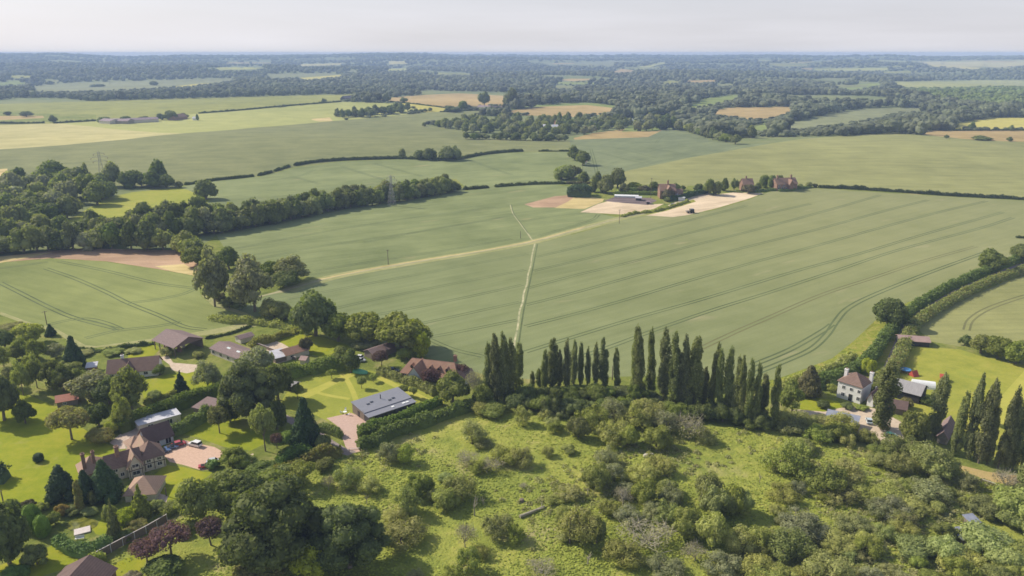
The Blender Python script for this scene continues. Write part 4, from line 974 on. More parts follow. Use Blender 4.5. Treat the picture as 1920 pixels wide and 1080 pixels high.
# u, lowest row, width, height, kind, material, label[, 'trunk']
SINGLES = [
 (592,632,82,86,'oak','leaf_dark','big dark round oak, leftmost of the oaks at the wheat field edge'),
 (635,642,62,60,'oak','leaf_green','low spreading oak right of the biggest dark oak at the wheat edge'),
 (688,645,76,60,'oak','leaf_green','rounded oak between two others above the brown timber shed'),
 (755,664,98,76,'oak','leaf_green','wide oak casting its shadow on the wheat above the red roofed house'),
 (790,674,34,56,'ash','leaf_lite','slim pale green tree in front of the wide oak'),
 (762,676,32,26,'bush','leaf_lite','pale yellow-green bush beside the slim pale tree'),
 (403,576,64,108,'ash','leaf_grey','tall grey-green willow by the corner of the left wheat field'),
 (478,586,84,112,'ash','leaf_grey','broad grey-green willow right of the tall willow at the field corner','',),
 (515,600,58,40,'bush','leaf_scrub','rounded bush at the foot of the broad grey willow'),
 (548,528,66,50,'ash','leaf_grey','open grey-green tree where the farm track meets the willows'),
 (512,524,46,38,'oak','leaf_dark','dark round tree left of the open grey-green tree by the track'),
 (372,500,52,42,'oak','leaf_green','round tree at the right end of the bare brown strip'),
 (430,505,44,46,'oak','leaf_dark','dark tree above the two grey-green willows'),
 (535,540,60,34,'bush','leaf_dark','dark low tree beneath the open grey-green tree'),
 (470,512,34,26,'bush','leaf_copper','small brownish bush between the dark tree and open grey tree'),
 (430,578,28,22,'bush','leaf_green','green bush at the verge below the willows'),
 (452,582,24,20,'bush','leaf_dark','dark small bush at the verge below the willows'),
 (535,600,34,22,'bush','leaf_scrubgreen','low green bush left of the biggest dark oak'),
 (412,566,26,18,'bush','leaf_copper','brownish bush at the foot of the tall willow'),
 (54,648,58,46,'oak','leaf_lite','bright yellow-green dome shaped tree at the left field corner'),
 (10,656,40,42,'oak','leaf_dark','dark tree left of the bright yellow-green dome tree'),
 (96,630,20,22,'conifer','leaf_conifer','small dark conifer on the left field edge below the pole'),
 (142,690,40,58,'conifer','leaf_conifer','tall dark conifer left of the white walled bungalow'),
 (42,672,36,42,'ash','leaf_scrubgreen','leafy tree just below the bright yellow-green dome tree'),
 (72,676,32,44,'ash','leaf_scrubgreen','leafy tree between the dome tree and the dark conifer'),
 (8,690,34,50,'ash','leaf_scrubgreen','green tree at the left frame edge below the dark tree'),
 (106,672,34,30,'ash','leaf_grey','greyish tree just left of the tall dark conifer'),
 (70,728,30,62,'ash','leaf_scrubgreen','upright tree with bare trunk on the edge of the big lawn'),
 (98,732,42,62,'ash','leaf_green','upright leafy tree right of the one with the bare trunk'),
 (120,735,40,50,'oak','leaf_dark','dark tree behind the small hut with the red roof'),
 (138,706,38,30,'oak','leaf_green','low green tree in front of the tall dark conifer'),
 (44,742,30,66,'ash','leaf_scrubgreen','thin green tree at the upper corner of the big lawn'),
 (22,730,34,44,'ash','leaf_grey','greyish tree above the big lawn at the left'),
 (8,790,62,96,'oak','leaf_dark','large dark oak at left frame edge throwing shadow over the lawn'),
 (48,795,36,44,'oak','leaf_dark','dark oak standing between the big lawn and the left frame edge'),
 (135,824,70,72,'olive','leaf_olive','olive-brown garden tree with visible trunk on the big lawn','trunk'),
 (172,752,72,58,'ash','leaf_grey','grey-green tree right of the small hut with the red roof'),
 (206,760,50,52,'oak','leaf_dark','dark tree in front of the white bungalow'),
 (248,772,64,86,'ash','leaf_green','tall tree hiding the middle of the white bungalow'),
 (232,806,36,66,'ash','leaf_scrubgreen','narrow tree between the hut and the dark clipped hedge'),
 (186,800,40,44,'oak','leaf_dark','dark round tree right of the olive-brown garden tree'),
 (192,832,52,36,'bush','leaf_olive','broad flowering shrub left of the manor terrace'),
 (212,812,30,26,'bush','leaf_lite','pale shrub by the manor terrace steps'),
 (340,733,26,36,'cone','leaf_conifer','small conical fir on the lawn before the curved gravel turn'),
 (390,732,50,56,'ash','leaf_grey','grey-green tree right of the small conical fir'),
 (482,700,62,58,'ash','leaf_grey','grey-green tree behind the dark giant in the village middle'),
 (470,792,104,118,'oakbig','leaf_dark','giant dark tree in the middle of the village above the manor court'),
 (522,752,54,76,'oak','leaf_dark','dark tree on the right flank of the giant village tree'),
 (498,846,42,96,'ash','leaf_scrubgreen','slim airy pine below the giant village tree','trunk'),
 (432,792,36,40,'oak','leaf_dark','dark bushy tree by the brown flat roofed shed'),
 (412,812,42,58,'ash','leaf_green','round lawn tree with its own shadow near the parked cars','trunk'),
 (575,836,54,88,'conifer','leaf_conifer','dark conical yew beside the lane to the grey roofed house'),
 (545,838,46,34,'bush','leaf_box','bright clipped shrub left of the dark conical yew'),
 (520,842,26,30,'plum','leaf_purple','small purple shrub beside the bright clipped shrub'),
 (436,880,52,46,'ash','leaf_scrubgreen','feathery tree at the right end of the gravel court'),
 (400,880,26,20,'bush','leaf_box','bright green clipped bush at the edge of the gravel court'),
 (410,905,30,22,'bush','leaf_scrub','pale bush below the bright clipped bush by the court'),
 (118,938,58,66,'conifer','leaf_conifer','dark conifer on the left of the clump before the manor'),
 (164,942,44,60,'conifer','leaf_conifer','dark conifer in the middle of the clump before the manor'),
 (200,938,62,76,'conifer','leaf_conifer','tallest dark conifer of the clump before the manor'),
 (152,960,14,56,'cypress','leaf_olive','olive column cypress in front of the dark conifer clump'),
 (175,950,22,34,'bush','leaf_dark','small dark bush in front of the dark conifer clump'),
 (73,866,17,17,'topiary','leaf_conifer','dark clipped ball bush alone on the big lawn'),
 (18,1062,84,124,'oak','leaf_dark','large dark tree in the bottom left corner garden'),
 (20,975,44,40,'bush','leaf_dark','dark bush at the lower edge of the big lawn'),
 (50,960,32,24,'bush','leaf_copper','brownish bush where the big lawn meets the pond garden'),
 (78,960,26,20,'bush','leaf_scrubgreen','light green bush above the two clipped domes'),
 (62,996,34,50,'topiary','leaf_box','tall clipped green dome, left of two above the pond'),
 (82,1006,26,40,'topiary','leaf_box','smaller clipped dome, right of two above the pond'),
 (118,968,26,24,'bush','leaf_orange','orange-yellow shrub above the garden pond'),
 (104,985,24,26,'bush','leaf_green','green shrub at the left shore of the pond'),
 (140,966,34,22,'bush','leaf_green','green shrub at the top shore of the pond'),
 (170,966,32,18,'bush','leaf_scrubgreen','light shrub at the upper right shore of the pond'),
 (70,1062,46,44,'bush','leaf_scrubgreen','round bush on the grass above the dark gable roof'),
 (30,1090,50,34,'bush','leaf_box','bright low bush in the bottom left corner'),
 (216,1008,26,68,'cone','leaf_green','narrow green cone tree right of the pond'),
 (266,972,40,62,'cone','leaf_lite','golden cone tree before the hip roofed garage'),
 (236,988,44,40,'bush','leaf_lite','pale golden shrub between the green and golden cone trees'),
 (258,1000,44,30,'bush','leaf_olive','ochre shrub under the golden cone tree'),
 (208,978,26,34,'bush','leaf_scrubgreen','pale shrub behind the narrow green cone tree'),
 (236,1016,30,24,'bush','leaf_dark','dark shrub right of the narrow green cone tree'),
 (292,960,30,26,'bush','leaf_scrubgreen','green bush below the hip roofed garage'),
 (318,962,40,26,'bush','leaf_green','green bush between the garage and the wooden fence'),
 (378,976,78,92,'ash','leaf_scrubgreen','large feathery tree above the purple plums'),
 (432,930,66,56,'oak','leaf_green','green tree right of the large feathery tree'),
 (436,972,46,58,'ash','leaf_green','rounded tree between the feathery tree and the giant oak'),
 (396,1022,54,58,'plum','leaf_purple','purple leaved plum beneath the large feathery tree','trunk'),
 (322,1044,72,72,'plum','leaf_purple','largest purple plum beside the wooden fence','trunk'),
 (276,1058,54,56,'plum','leaf_purple','lowest purple plum beside the wooden fence','trunk'),
 (306,1092,76,52,'oak','leaf_dark','dark round tree cut by the bottom edge near the plums'),
 (250,1096,36,28,'bush','leaf_twig','brownish shrub at the bottom edge beside the fence'),
 (358,995,28,22,'bush','leaf_scrubgreen','small green shrub below the large feathery tree'),
 (520,1078,182,186,'oakbig','leaf_dark','giant dark oak at the bottom, left of a pair'),
 (656,1078,136,140,'oakbig','leaf_dark','giant dark oak at the bottom, right of a pair'),
 (512,930,70,54,'oak','leaf_green','green tree behind the crown of the left giant oak'),
 (586,1098,72,82,'ash','leaf_lite','yellow-green young tree between the two giant oaks'),
 (486,1104,92,62,'olive','leaf_olive','ochre tree at the bottom edge left of the yellow-green one'),
 (567,912,52,56,'ash','leaf_green','small tree with bare trunk above the giant oaks','trunk'),
 (492,900,60,38,'oak','leaf_dark','dark tree right of the gravel court'),
 (460,878,40,30,'bush','leaf_scrubgreen','light bush by the end of the gravel court'),
 (849,757,58,60,'oak','leaf_green','dense round green tree below the red tiled house'),
 (888,748,34,66,'twig','leaf_twig','half bare tree between the round green tree and the poplars','trunk'),
 (866,712,26,30,'plum','leaf_purple','dark red shrub at the right end of the red tiled house'),
 (715,690,32,32,'plum','leaf_purple','purple tree in front of the brown timber shed'),
 (808,729,40,38,'plum','leaf_purple','purple tree before the dormers of the red tiled house'),
 (658,700,34,44,'oak','leaf_dark','dark tree left of the parked cars by the timber shed'),
 (690,656,50,22,'bush','leaf_grey','pale flowering bush under the oaks'),
 (575,662,26,30,'bush','leaf_copper','brown bush behind the red roofed low shed'),
 (678,728,19,26,'ash','leaf_scrubgreen','small garden apple tree in the middle of the mown garden','trunk'),
 (700,716,16,18,'ash','leaf_scrubgreen','small garden apple tree nearest the green boat cover','trunk'),
 (622,710,20,20,'ash','leaf_scrubgreen','small garden apple tree near the upper hedge of the mown garden','trunk'),
 (558,748,24,32,'ash','leaf_green','small dark apple tree at the left side of the mown garden','trunk'),
 (757,742,18,24,'ash','leaf_scrubgreen','small tree behind the grey metal roofed house, left of two','trunk'),
 (775,746,16,24,'ash','leaf_scrubgreen','small tree behind the grey metal roofed house, right of two','trunk'),
 (1665,614,60,60,'oak','leaf_dark','dark round oak where the sunken lane bends'),
 (1856,508,52,44,'oak','leaf_dark','lone oak on the upper lane bank','trunk'),
 (1914,490,38,38,'oak','leaf_dark','oak at the right frame edge above the lane','trunk'),
 (1808,648,20,20,'bush','leaf_dark','smallest dark tree at the left end of the right-hand thicket'),
 (1838,664,44,40,'oak','leaf_green','first full tree of the thicket beside the right-hand paddock'),
 (1870,672,44,42,'oak','leaf_green','middle tree of the thicket beside the right-hand paddock'),
 (1904,684,48,46,'oak','leaf_green','large tree of the thicket at the right frame edge'),
 (1950,694,48,46,'oak','leaf_green','tree of the thicket beyond the right frame edge'),
 (1516,742,52,56,'conifer','leaf_copper','dark brownish tree left of the white cottage'),
 (1484,776,48,66,'ash','leaf_scrubgreen','feathery green tree left of the dark brownish tree'),
 (1627,702,26,32,'bush','leaf_lite','yellow-green shrub behind the white cottage chimneys'),
 (1710,834,46,64,'oak','leaf_green','leafy round tree between two poplars in front of the yard'),
 (1588,768,26,15,'bush','leaf_dark','dark shrub at the front corner of the white cottage'),
 (1616,770,24,12,'bush','leaf_scrubgreen','low shrub under the white cottage wall'),
 (1545,766,24,16,'bush','leaf_dark','dark garden bush on the little lawn by the cottage'),
 (1700,765,24,22,'bush','leaf_olive','olive shrub by the black barn'),
 (520,806,38,60,'oak','leaf_dark','dark tree on the lane bank left of the conical yew'),
 (604,842,34,30,'bush','leaf_green','green bush in the angle of lane and pink drive'),
 (904,764,38,46,'oak','leaf_green','green tree at the foot of the left poplar clump'),
 (872,768,28,20,'bush','leaf_scrubgreen','low green bush beneath the half bare tree'),
 (402,940,54,48,'oak','leaf_green','green tree above the feathery tree, left of two'),
 (470,938,62,52,'oak','leaf_dark','dark tree filling the gap above the left giant oak'),
 (540,908,50,40,'ash','leaf_scrubgreen','light tree below the reddish ended hedge'),
 (612,884,40,28,'bush','leaf_green','green bush under the end of the lane hedge'),
 (352,948,40,34,'bush','leaf_green','green bush between the garage lawn and the feathery tree'),
 (455,1012,38,38,'bush','leaf_dark','dark bush squeezed between plums and giant oak'),
 (345,1008,26,22,'bush','leaf_twig','brownish bush among the purple plums'),
 (288,752,30,22,'bush','leaf_scrubgreen','pale bush in front of the bungalow lawn'),
 (312,668,24,18,'bush','leaf_scrub','scrubby bush in front of the open barn'),
 (300,704,24,22,'bush','leaf_dark','dark bush at the right end of the bungalow'),
 (372,672,22,14,'bush','leaf_scrub','low scrub at the right corner of the open barn'),
 (600,690,28,22,'oak','leaf_green','round tree on the thick garden hedge, left of two'),
 (634,690,30,28,'oak','leaf_dark','dark round tree on the thick garden hedge, right of two'),
 (640,668,26,22,'bush','leaf_scrubgreen','light bush at the right end of the bright lawn strip'),
 (722,704,26,18,'bush','leaf_scrubgreen','light bush between boat and red tiled house'),
 (845,716,24,18,'bush','leaf_green','green bush at the front corner of the red tiled house'),
 (20,620,44,16,'bush','leaf_scrub','long scrub on the bank above the dark left tree'),
 (160,668,34,14,'bush','leaf_scrub','rough scrub beside the tall dark conifer'),
 (212,668,40,16,'bush','leaf_scrubgreen','rough scrub on the grass above the bungalow'),
 (250,664,30,13,'bush','leaf_scrub','pale scrub between bungalow and open barn'),
 (118,704,30,28,'ash','leaf_scrubgreen','light tree in the middle of the left garden grove'),
 (150,728,34,38,'oak','leaf_green','green tree just above the red roofed hut'),
 (60,700,30,36,'ash','leaf_green','green tree in the heart of the left garden grove'),
 (30,676,28,30,'oak','leaf_green','green tree between the dark left tree and the grove'),
 (1540,722,30,22,'bush','leaf_green','green bush between brownish tree and cottage'),
 (1560,735,22,16,'bush','leaf_scrubgreen','light bush at the left corner of the white cottage'),
 (1645,745,22,24,'bush','leaf_green','green bush at the right corner of the white cottage'),
 (1735,760,20,16,'bush','leaf_dark','dark bush right of the black barn'),
 (1735,835,34,28,'bush','leaf_green','green bush between the leafy round tree and stone barn'),
 (1848,795,24,50,'ash','leaf_green','green tree hidden among the right poplars'),
]
# single small trees out in the fields and round the farms: u, yb, w, h, material, label
FIELD = [
 (387,374,42,42,'leaf_dark','dark round tree at the right corner of the bright green meadow'),
 (336,352,14,14,'leaf_mid','small bush at the top corner of the bright green meadow'),
 (754,296,14,20,'leaf_mid','lone narrow tree left of the tree group on the middle hedge'),
 (787,299,24,18,'leaf_mid','leftmost tree of the group on the middle hedge'),
 (806,300,28,25,'leaf_dark','middle tree of the group on the middle hedge'),
 (838,301,30,28,'leaf_mid','left of the two joined round trees on the middle hedge'),
 (853,300,24,28,'leaf_mid','right of the two joined round trees on the middle hedge'),
 (795,237,8,9,'leaf_mid','tiny lone tree left of the copse point'),
 (100,229,15,13,'leaf_dark','round tree on the far hedge below the brown strip'),
 (608,192,10,8,'leaf_dark','small dark tree on the far hedge left of the far cottage'),
 (632,212,8,10,'leaf_dark','tiny tree standing above the left end of the dark copse'),
 (726,189,10,12,'leaf_dark','small tree on the far tan field, left of the pair'),
 (757,193,16,11,'leaf_dark','pair of small round trees on the far tan field'),
 (866,206,20,19,'leaf_dark','round tree above the purple roofed farm'),
 (848,210,30,12,'leaf_dark','low dark thicket left of the purple roofed farm'),
 (908,198,24,28,'leaf_dark','tall round tree behind the purple roofed farm'),
 (957,202,28,36,'leaf_dark','tall dark tree at the right of the purple roofed farm'),
 (1821,244,14,15,'leaf_dark','left round tree on the far yellow field at the right'),
 (1895,246,12,12,'leaf_dark','right round tree on the far yellow field at the right'),
 (1774,260,9,8,'leaf_dark','small bush on the far tan strip, left of three'),
 (1842,263,36,9,'leaf_dark','low thicket on the far tan strip, middle of three'),
 (1892,265,12,9,'leaf_dark','small bush on the far tan strip, right of three'),
 (1077,300,26,27,'leaf_dark','dark tree group in the valley beside the pink shed'),
 (1093,310,28,30,'leaf_dark','dark tree right of the valley group beside the pink shed'),
 (1053,337,44,30,'leaf_mid','large round thicket above the farm hedge, left part'),
 (1075,334,34,26,'leaf_mid','large round thicket above the farm hedge, right part'),
 (1093,343,22,24,'leaf_dark','round tree right of the large thicket above the farm hedge'),
 (1119,346,20,24,'leaf_dark','umbrella shaped tree left of the tallest farm tree'),
 (1158,352,34,38,'leaf_mid','tallest tree left of the brick farmhouse'),
 (1135,362,30,34,'leaf_mid','tree between the clipped dark block and the tallest farm tree'),
 (1112,360,16,24,'leaf_mid','narrow tree right of the clipped dark block'),
 (1190,354,28,14,'leaf_lite','bright green bush in the farm garden'),
 (1207,358,24,11,'leaf_copper','brownish bush in the farm garden'),
 (1226,356,20,16,'leaf_dark','dark bush left of the brick farmhouse'),
 (1253,374,26,22,'leaf_copper','dark creeper tree before the brick farmhouse'),
 (1280,356,10,10,'leaf_dark','small bush right of the brick farmhouse'),
 (1252,378,12,9,'leaf_mid','small round bush before the brick farmhouse'),
 (1310,360,20,16,'leaf_dark','dark bush at the hedge right of the brick farmhouse'),
 (1329,365,22,30,'leaf_dark','first of the four upright trees by the sandy field'),
 (1342,365,20,28,'leaf_dark','second of the four upright trees by the sandy field'),
 (1358,358,16,24,'leaf_dark','third of the four upright trees by the sandy field'),
 (1376,357,14,24,'leaf_dark','fourth of the four upright trees by the sandy field'),
 (1404,362,26,18,'leaf_copper','purple-brown tree hiding the small red farmhouse'),
 (1384,352,14,14,'leaf_mid','small tree left of the small red farmhouse'),
 (1421,356,14,14,'leaf_mid','small tree right of the small red farmhouse'),
 (1500,354,12,10,'leaf_mid','small bush at the right end of the long brick house'),
 (1475,349,18,14,'leaf_dark','tree half hidden behind the ridge of the long brick house'),
 (1268,358,16,16,'leaf_mid','tree behind the brick farmhouse'),
 (1170,362,20,18,'leaf_mid','low tree in front of the tallest farm tree'),
 (1434,352,20,26,'leaf_dark','left of the three dark trees by the long brick house'),
 (1447,354,18,26,'leaf_dark','middle of the three dark trees by the long brick house'),
 (1462,350,14,22,'leaf_dark','tree behind the long brick house'),
 (1517,351,14,10,'leaf_mid','bush where the long straight hedge starts'),
 (1528,351,10,8,'leaf_mid','small bush on the long straight hedge'),
 (95,158,16,7,'leaf_dark','small dark thicket in the far blue green strip, leftmost of three'),
 (180,163,30,6,'leaf_dark','small dark thicket in the far blue green strip, middle of three'),
 (290,160,18,9,'leaf_dark','small dark thicket in the far blue green strip, rightmost of three'),
 (50,219,24,11,'leaf_mid','thicket on the far brown strip at the left'),
 (14,216,14,8,'leaf_dark','small thicket at the far left on the brown strip'),
 (193,229,24,11,'leaf_dark','low dark tree at the left end of the far farm sheds'),
 (237,226,20,9,'leaf_dark','dark tree behind the second far farm shed'),
 (270,225,22,8,'leaf_dark','dark tree behind the longest far farm shed'),
 (304,225,22,13,'leaf_dark','dark tree between the sheds and the far farmhouse'),
 (324,225,24,20,'leaf_dark','tallest tree beside the far farmhouse'),
 (345,222,18,10,'leaf_mid','low tree right of the far farmhouse'),
 (370,226,6,14,'leaf_dark','narrow dark tree at the right end of the far farm'),
]
def clump(name, mats, pts, w, h, label, group, seed, kind='mid'):
    rng = random.Random(seed)
    for (x, y) in pts:
        k = rng.uniform(0.75, 1.25)
        plant(name, kind, x, y, w*k, h*rng.uniform(0.8, 1.2), label, group, 'tree', rng.choice(mats))
def along(pts, step, seed, dy=2.0):
    rng = random.Random(seed); out = []; acc = 0
    for (a, b) in zip(pts[:-1], pts[1:]):
        L = math.hypot(b[0]-a[0], b[1]-a[1]); n = max(1, int(L/step))
        for i in range(n):
            t = (i+rng.random()*0.5)/n; out.append((a[0]+(b[0]-a[0])*t, a[1]+(b[1]-a[1])*t+rng.uniform(-dy, 0)))
    return out
def mid_trees():
    M = ['leaf_mid','leaf_mid','leaf_dark','leaf_mid','leaf_green','leaf_grey']
    # wood at the left
    P = fill([(-120,372),(0,358),(60,350),(130,346),(200,345),(230,352),(200,372),(170,400),(120,418),(0,434),(-120,450)], 29, 13, 1)
    P.sort(key=lambda p: p[1]); clump('wood_tree', M, P, 46, 42, 'broadleaf tree in the wood left of the bright green meadow', 'trees of the left wood', 1)
    clump('wood_tree', ['leaf_dark'], [(248,352),(266,351),(290,352),(312,352),(279,348)], 36, 30, 'dark tree in the arm of wood above the bright green meadow', 'trees above the bright green meadow', 2)
    for u, y, w, h, m, l in [(103,345,62,46,'leaf_dark','big dark domed tree standing highest in the left wood'), (34,348,44,36,'leaf_dark','dark tree at the upper left of the left wood'),
         (165,352,11,48,'leaf_mid','thin spire shaped tree in the left wood'), (295,344,36,44,'leaf_dark','big dark round tree at the right end of the left wood')]:
        plant('wood_tree', 'mid', u, y, w, h, l, None, 'tree', m)
    # belt running up to the right
    P = along([(-110,484),(0,478),(60,474),(155,468)], 23, 3)+along([(-100,466),(0,458),(140,446)], 26, 4); P.sort(key=lambda p: p[1])
    clump('belt_tree', M, P, 48, 48, 'tree of the belt between the meadow and the bare brown strip', 'trees of the belt left of the brown strip', 3)
    P = along([(170,447),(260,436),(330,428),(420,414)], 16, 5)+along([(160,458),(250,452),(340,446),(400,436)], 20, 5)+along([(160,468),(210,468),(300,470),(345,466)], 24, 6)+along([(345,470),(360,480),(372,492),(392,500)], 13, 6); P.sort(key=lambda p: p[1])
    clump('belt_tree', M, P, 46, 46, 'tree of the belt along the top of the bare brown strip', 'trees of the belt above the brown strip', 4)
    P = along([(400,440),(540,414),(640,392),(735,380),(862,358)], 12, 7, 1)+along([(420,430),(560,402),(660,382),(760,368),(850,353)], 14, 8, 3); P.sort(key=lambda p: p[1])
    for (x, y) in P:
        s = 1-(x-400)/460*0.38
        plant('belt_tree', 'mid', x, y, 42*s*PRNG.uniform(.8,1.2), 43*s*PRNG.uniform(.85,1.15), 'tree of the long belt leading towards the pylon', 'trees of the long belt by the pylon', 'tree', PRNG.choice(M[:3]))
    # dark copse and hamlet trees
    P = fill([(628,219),(700,212),(765,206),(775,212),(700,219),(630,223)], 11, 4, 9); P.sort(key=lambda p: p[1])
    clump('copse_tree', ['leaf_dark','leaf_mid'], P, 15, 16, 'tree of the dark oblong copse on the pale field', 'trees of the dark oblong copse', 9)
    clump('copse_tree', ['leaf_dark'], along([(770,212),(815,208)], 9, 3, 0), 11, 7, 'low bush on the hedge leading right from the dark copse', 'bushes right of the dark copse', 10)
    P = fill([(812,236),(880,230),(960,222),(985,230),(1040,228),(1100,226),(1180,232),(1185,240),(1165,246),(1110,250),(1075,257),(880,252),(812,239)], 15, 5.0, 12); P.sort(key=lambda p: p[1])
    clump('hamlet_tree', M, P, 17, 17, 'tree among the houses of the distant hamlet', 'trees of the distant hamlet', 12)
    clump('hamlet_tree', ['leaf_dark','leaf_mid'], along([(872,261),(960,263),(1068,265)], 12, 13, 1), 17, 13, 'bush of the dark boundary thicket below the distant hamlet', 'bushes along the foot of the distant hamlet', 13)
    clump('valley_tree', M, along([(1195,246),(1260,243),(1300,250),(1335,262),(1385,272)], 12, 14, 1)+along([(1210,236),(1270,232),(1320,240),(1370,255),(1420,262)], 13, 15, 2), 21, 21, 'tree along the upper edge of the valley field', 'trees above the valley field', 14)
    for u, y, w, h, m, l in FIELD:
        plant('field_tree', 'mid', u, y, w, h, l, None, 'tree', m)

def singles():
    for r in SINGLES:
        nm = {'conifer':'conifer','cone':'conifer','cypress':'cypress','topiary':'clipped_bush','bush':'shrub','oak':'oak_tree','oakbig':'oak_tree','plum':'plum_tree'}.get(r[4], 'garden_tree')
        cat = {'clipped_bush':'bush','shrub':'shrub','conifer':'conifer'}.get(nm, 'tree')
        plant(nm, r[4], r[0], r[1], r[2], r[3], r[6], None, cat, r[5], trunk=len(r) > 7 and r[7] == 'trunk')

# orchard: u, yb, w, h, kind
S, B_, T, D_ = 'scrub', 'bush', 'twig', 'dead'
ORCH = [(980,797,36,38,S),(1022,784,32,24,S),(1052,786,24,19,S),(1172,770,32,30,S),(1218,760,44,24,T),(1110,806,58,54,S),(1085,822,46,46,B_),(1150,796,62,54,S),(1192,802,62,58,S),
 (1150,834,62,54,S),(1215,800,60,60,S),(1250,818,62,54,S),(1230,842,52,46,B_),(1292,828,64,56,T),(1322,832,44,36,S),(1176,838,50,44,B_),(1268,792,50,44,S),(1320,790,48,32,T),(1346,786,36,24,S),
 (885,836,58,54,S),(906,842,40,22,S),(926,782,60,34,B_),(902,776,40,30,S),(1035,800,30,22,S),(1040,812,34,26,S),
 (655,914,52,48,S),(692,927,46,36,S),(616,920,26,32,T),(732,868,42,44,S),(764,868,40,44,S),(786,934,56,48,B_),(768,968,58,60,S),(836,958,58,46,B_),(866,938,64,54,S),(880,874,50,32,T),
 (945,872,60,44,S),(922,888,48,34,T),(752,1032,92,66,S),(742,990,50,44,S),(934,1010,60,56,S),(965,1018,36,40,S),(872,1030,46,50,T),(880,1075,50,56,S),(900,1048,34,30,S),
 (978,876,46,42,S),(1028,856,26,24,S),(1066,852,30,20,B_),(1116,920,56,54,B_),(1070,940,50,34,S),(1136,876,46,42,S),(1152,906,50,44,S),(1206,908,62,46,S),(1236,890,60,44,S),(1172,934,52,34,S),
 (1162,948,48,34,T),(1206,948,52,50,B_),(1250,930,44,34,B_),(1262,950,50,44,S),(1322,946,62,64,B_),(1346,972,62,62,B_),(1378,964,50,60,B_),(1088,1024,84,80,S),(1118,1020,34,56,B_),(1260,986,60,50,S),
 (1292,1010,62,60,B_),(1336,1030,64,74,B_),(1388,1040,62,64,S),(1426,1044,56,66,S),(1210,1034,104,64,T),(1170,1064,82,62,S),(1250,1084,74,46,S),(1304,1058,52,44,T),(1016,1082,62,34,T),
 (1350,1084,74,56,S),(1424,1090,70,56,S),(1178,988,56,44,S),(1220,974,46,36,S),(1140,968,46,36,S),(1056,980,40,34,S),(1388,968,46,50,B_)]
def orchard():
    items = [list(r) for r in ORCH]
    rng = random.Random(21)
    # the dense right-hand part, filled row by row but leaving the clearings
    clear = [[(1485,950),(1560,960),(1600,1000),(1545,1015),(1480,985)],[(1240,850),(1440,838),(1480,860),(1400,900),(1310,885)],[(1510,1060),(1530,1040),(1560,1090),(1490,1090)],[(1560,870),(1630,880),(1640,905),(1580,900)],[(1830,900),(1885,912),(1882,938),(1830,930)]]
    P = fill([(1440,850),(1500,825),(1560,825),(1640,845),(1740,850),(1800,890),(1940,925),(1960,1110),(1400,1110),(1430,1000),(1450,930)], 52, 25, 33, 0.36)
    P += fill([(1460,800),(1500,790),(1560,800),(1640,830),(1640,845),(1560,835),(1480,830)], 30, 13, 34, 0.3)
    P += fill([(560,880),(600,960),(700,1090),(1150,1090),(1100,960),(1020,830),(900,850),(700,850)], 130, 74, 35, 0.3)
    for (x, y) in P:
        if any(in_poly(np.array([x]), np.array([y]), c)[0] for c in clear): continue
        big = 1+(y-820)/600; w = rng.choice([rng.uniform(20,34), rng.uniform(24,44), rng.uniform(40,66), rng.uniform(50,78)])*big; k = rng.choice([S]*14+[B_,B_,T]) if x < 1700 or y < 950 else rng.choice([B_,B_,S,B_])
        if x < 1150: w = rng.uniform(22, 40)
        items.append([x, y, w, w*rng.uniform(0.55, 0.9), k])
    for (x, y) in along([(962,770),(1050,780),(1150,778),(1240,782)], 22, 40)+along([(960,758),(1060,755),(1160,752),(1240,762)], 24, 41)+along([(1240,782),(1330,790),(1420,806),(1455,812)], 22, 42):
        items.append([x, y, rng.uniform(36,54), rng.uniform(26,38), 'DK'])
    items.sort(key=lambda r: r[1])
    LM = [((1075,690),'the spaced slender poplars'),((1300,700),'the dense dark poplar row'),((890,945),'the dead forked tree'),((655,1010),'the right giant oak'),((1020,955),'the fallen trunk'),
          ((1213,852),'the white heap'),((1572,790),'the long grey-roofed stable'),((1600,730),'the white cottage'),((1810,800),'the right-hand poplars'),((1665,845),'the brown yard'),((1815,1018),'the little blue-roofed hut'),
          ((660,800),'the pink paved drive'),((1425,880),'the dead stump'),((1102,1045),'the bleached dead branch'),((1525,975),'the grass clearing'),((1870,900),'the orange dry patch'),((945,690),'the left poplar clump')]
    words = dict(scrub='olive-green scrub tree', bush='dense green bush', twig='half-bare brownish scrub tree', DK='dark bush')
    seen = {}
    for it in items:
        x, y, w, h, k = it
        lx, nm = min(LM, key=lambda m: (m[0][0]-x)**2+(1.6*(m[0][1]-(y-h/2)))**2)
        dx, dy = x-lx[0], (y-h/2)-lx[1]
        d = ('right of' if dx > 0 else 'left of') if abs(dx) > abs(dy)*1.2 else ('below' if dy > 0 else 'above')
        seen.setdefault((k, nm, d), []).append((math.hypot(dx, dy), it))
    for (k, nm, d), lst in seen.items():
        lst.sort(key=lambda q: q[0])
        for i, (_, it) in enumerate(lst):
            x, y, w, h, kk = it
            if len(lst) == 1: lab = '%s %s %s' % (words[k], d, nm)
            elif i == 0: lab = '%s nearest to and %s %s' % (words[k], d, nm)
            else: lab = '%s nearest %s %s %s' % (ordw(i), words[k], d, nm)
            kind = 'bush' if k == 'DK' else k
            mat = {'scrub': rng.choice(['leaf_scrub','leaf_scrub','leaf_scrub','leaf_scrubgreen','leaf_grey']), 'bush': rng.choice(['leaf_scrubgreen','leaf_scrubgreen','leaf_green']), 'twig':'leaf_twig', 'DK':'leaf_dark'}[k]
            plant('orchard_shrub', kind, x, y, w, h, lab, 'overgrown orchard trees and bushes', 'shrub', mat)
    print('orchard', len(items))
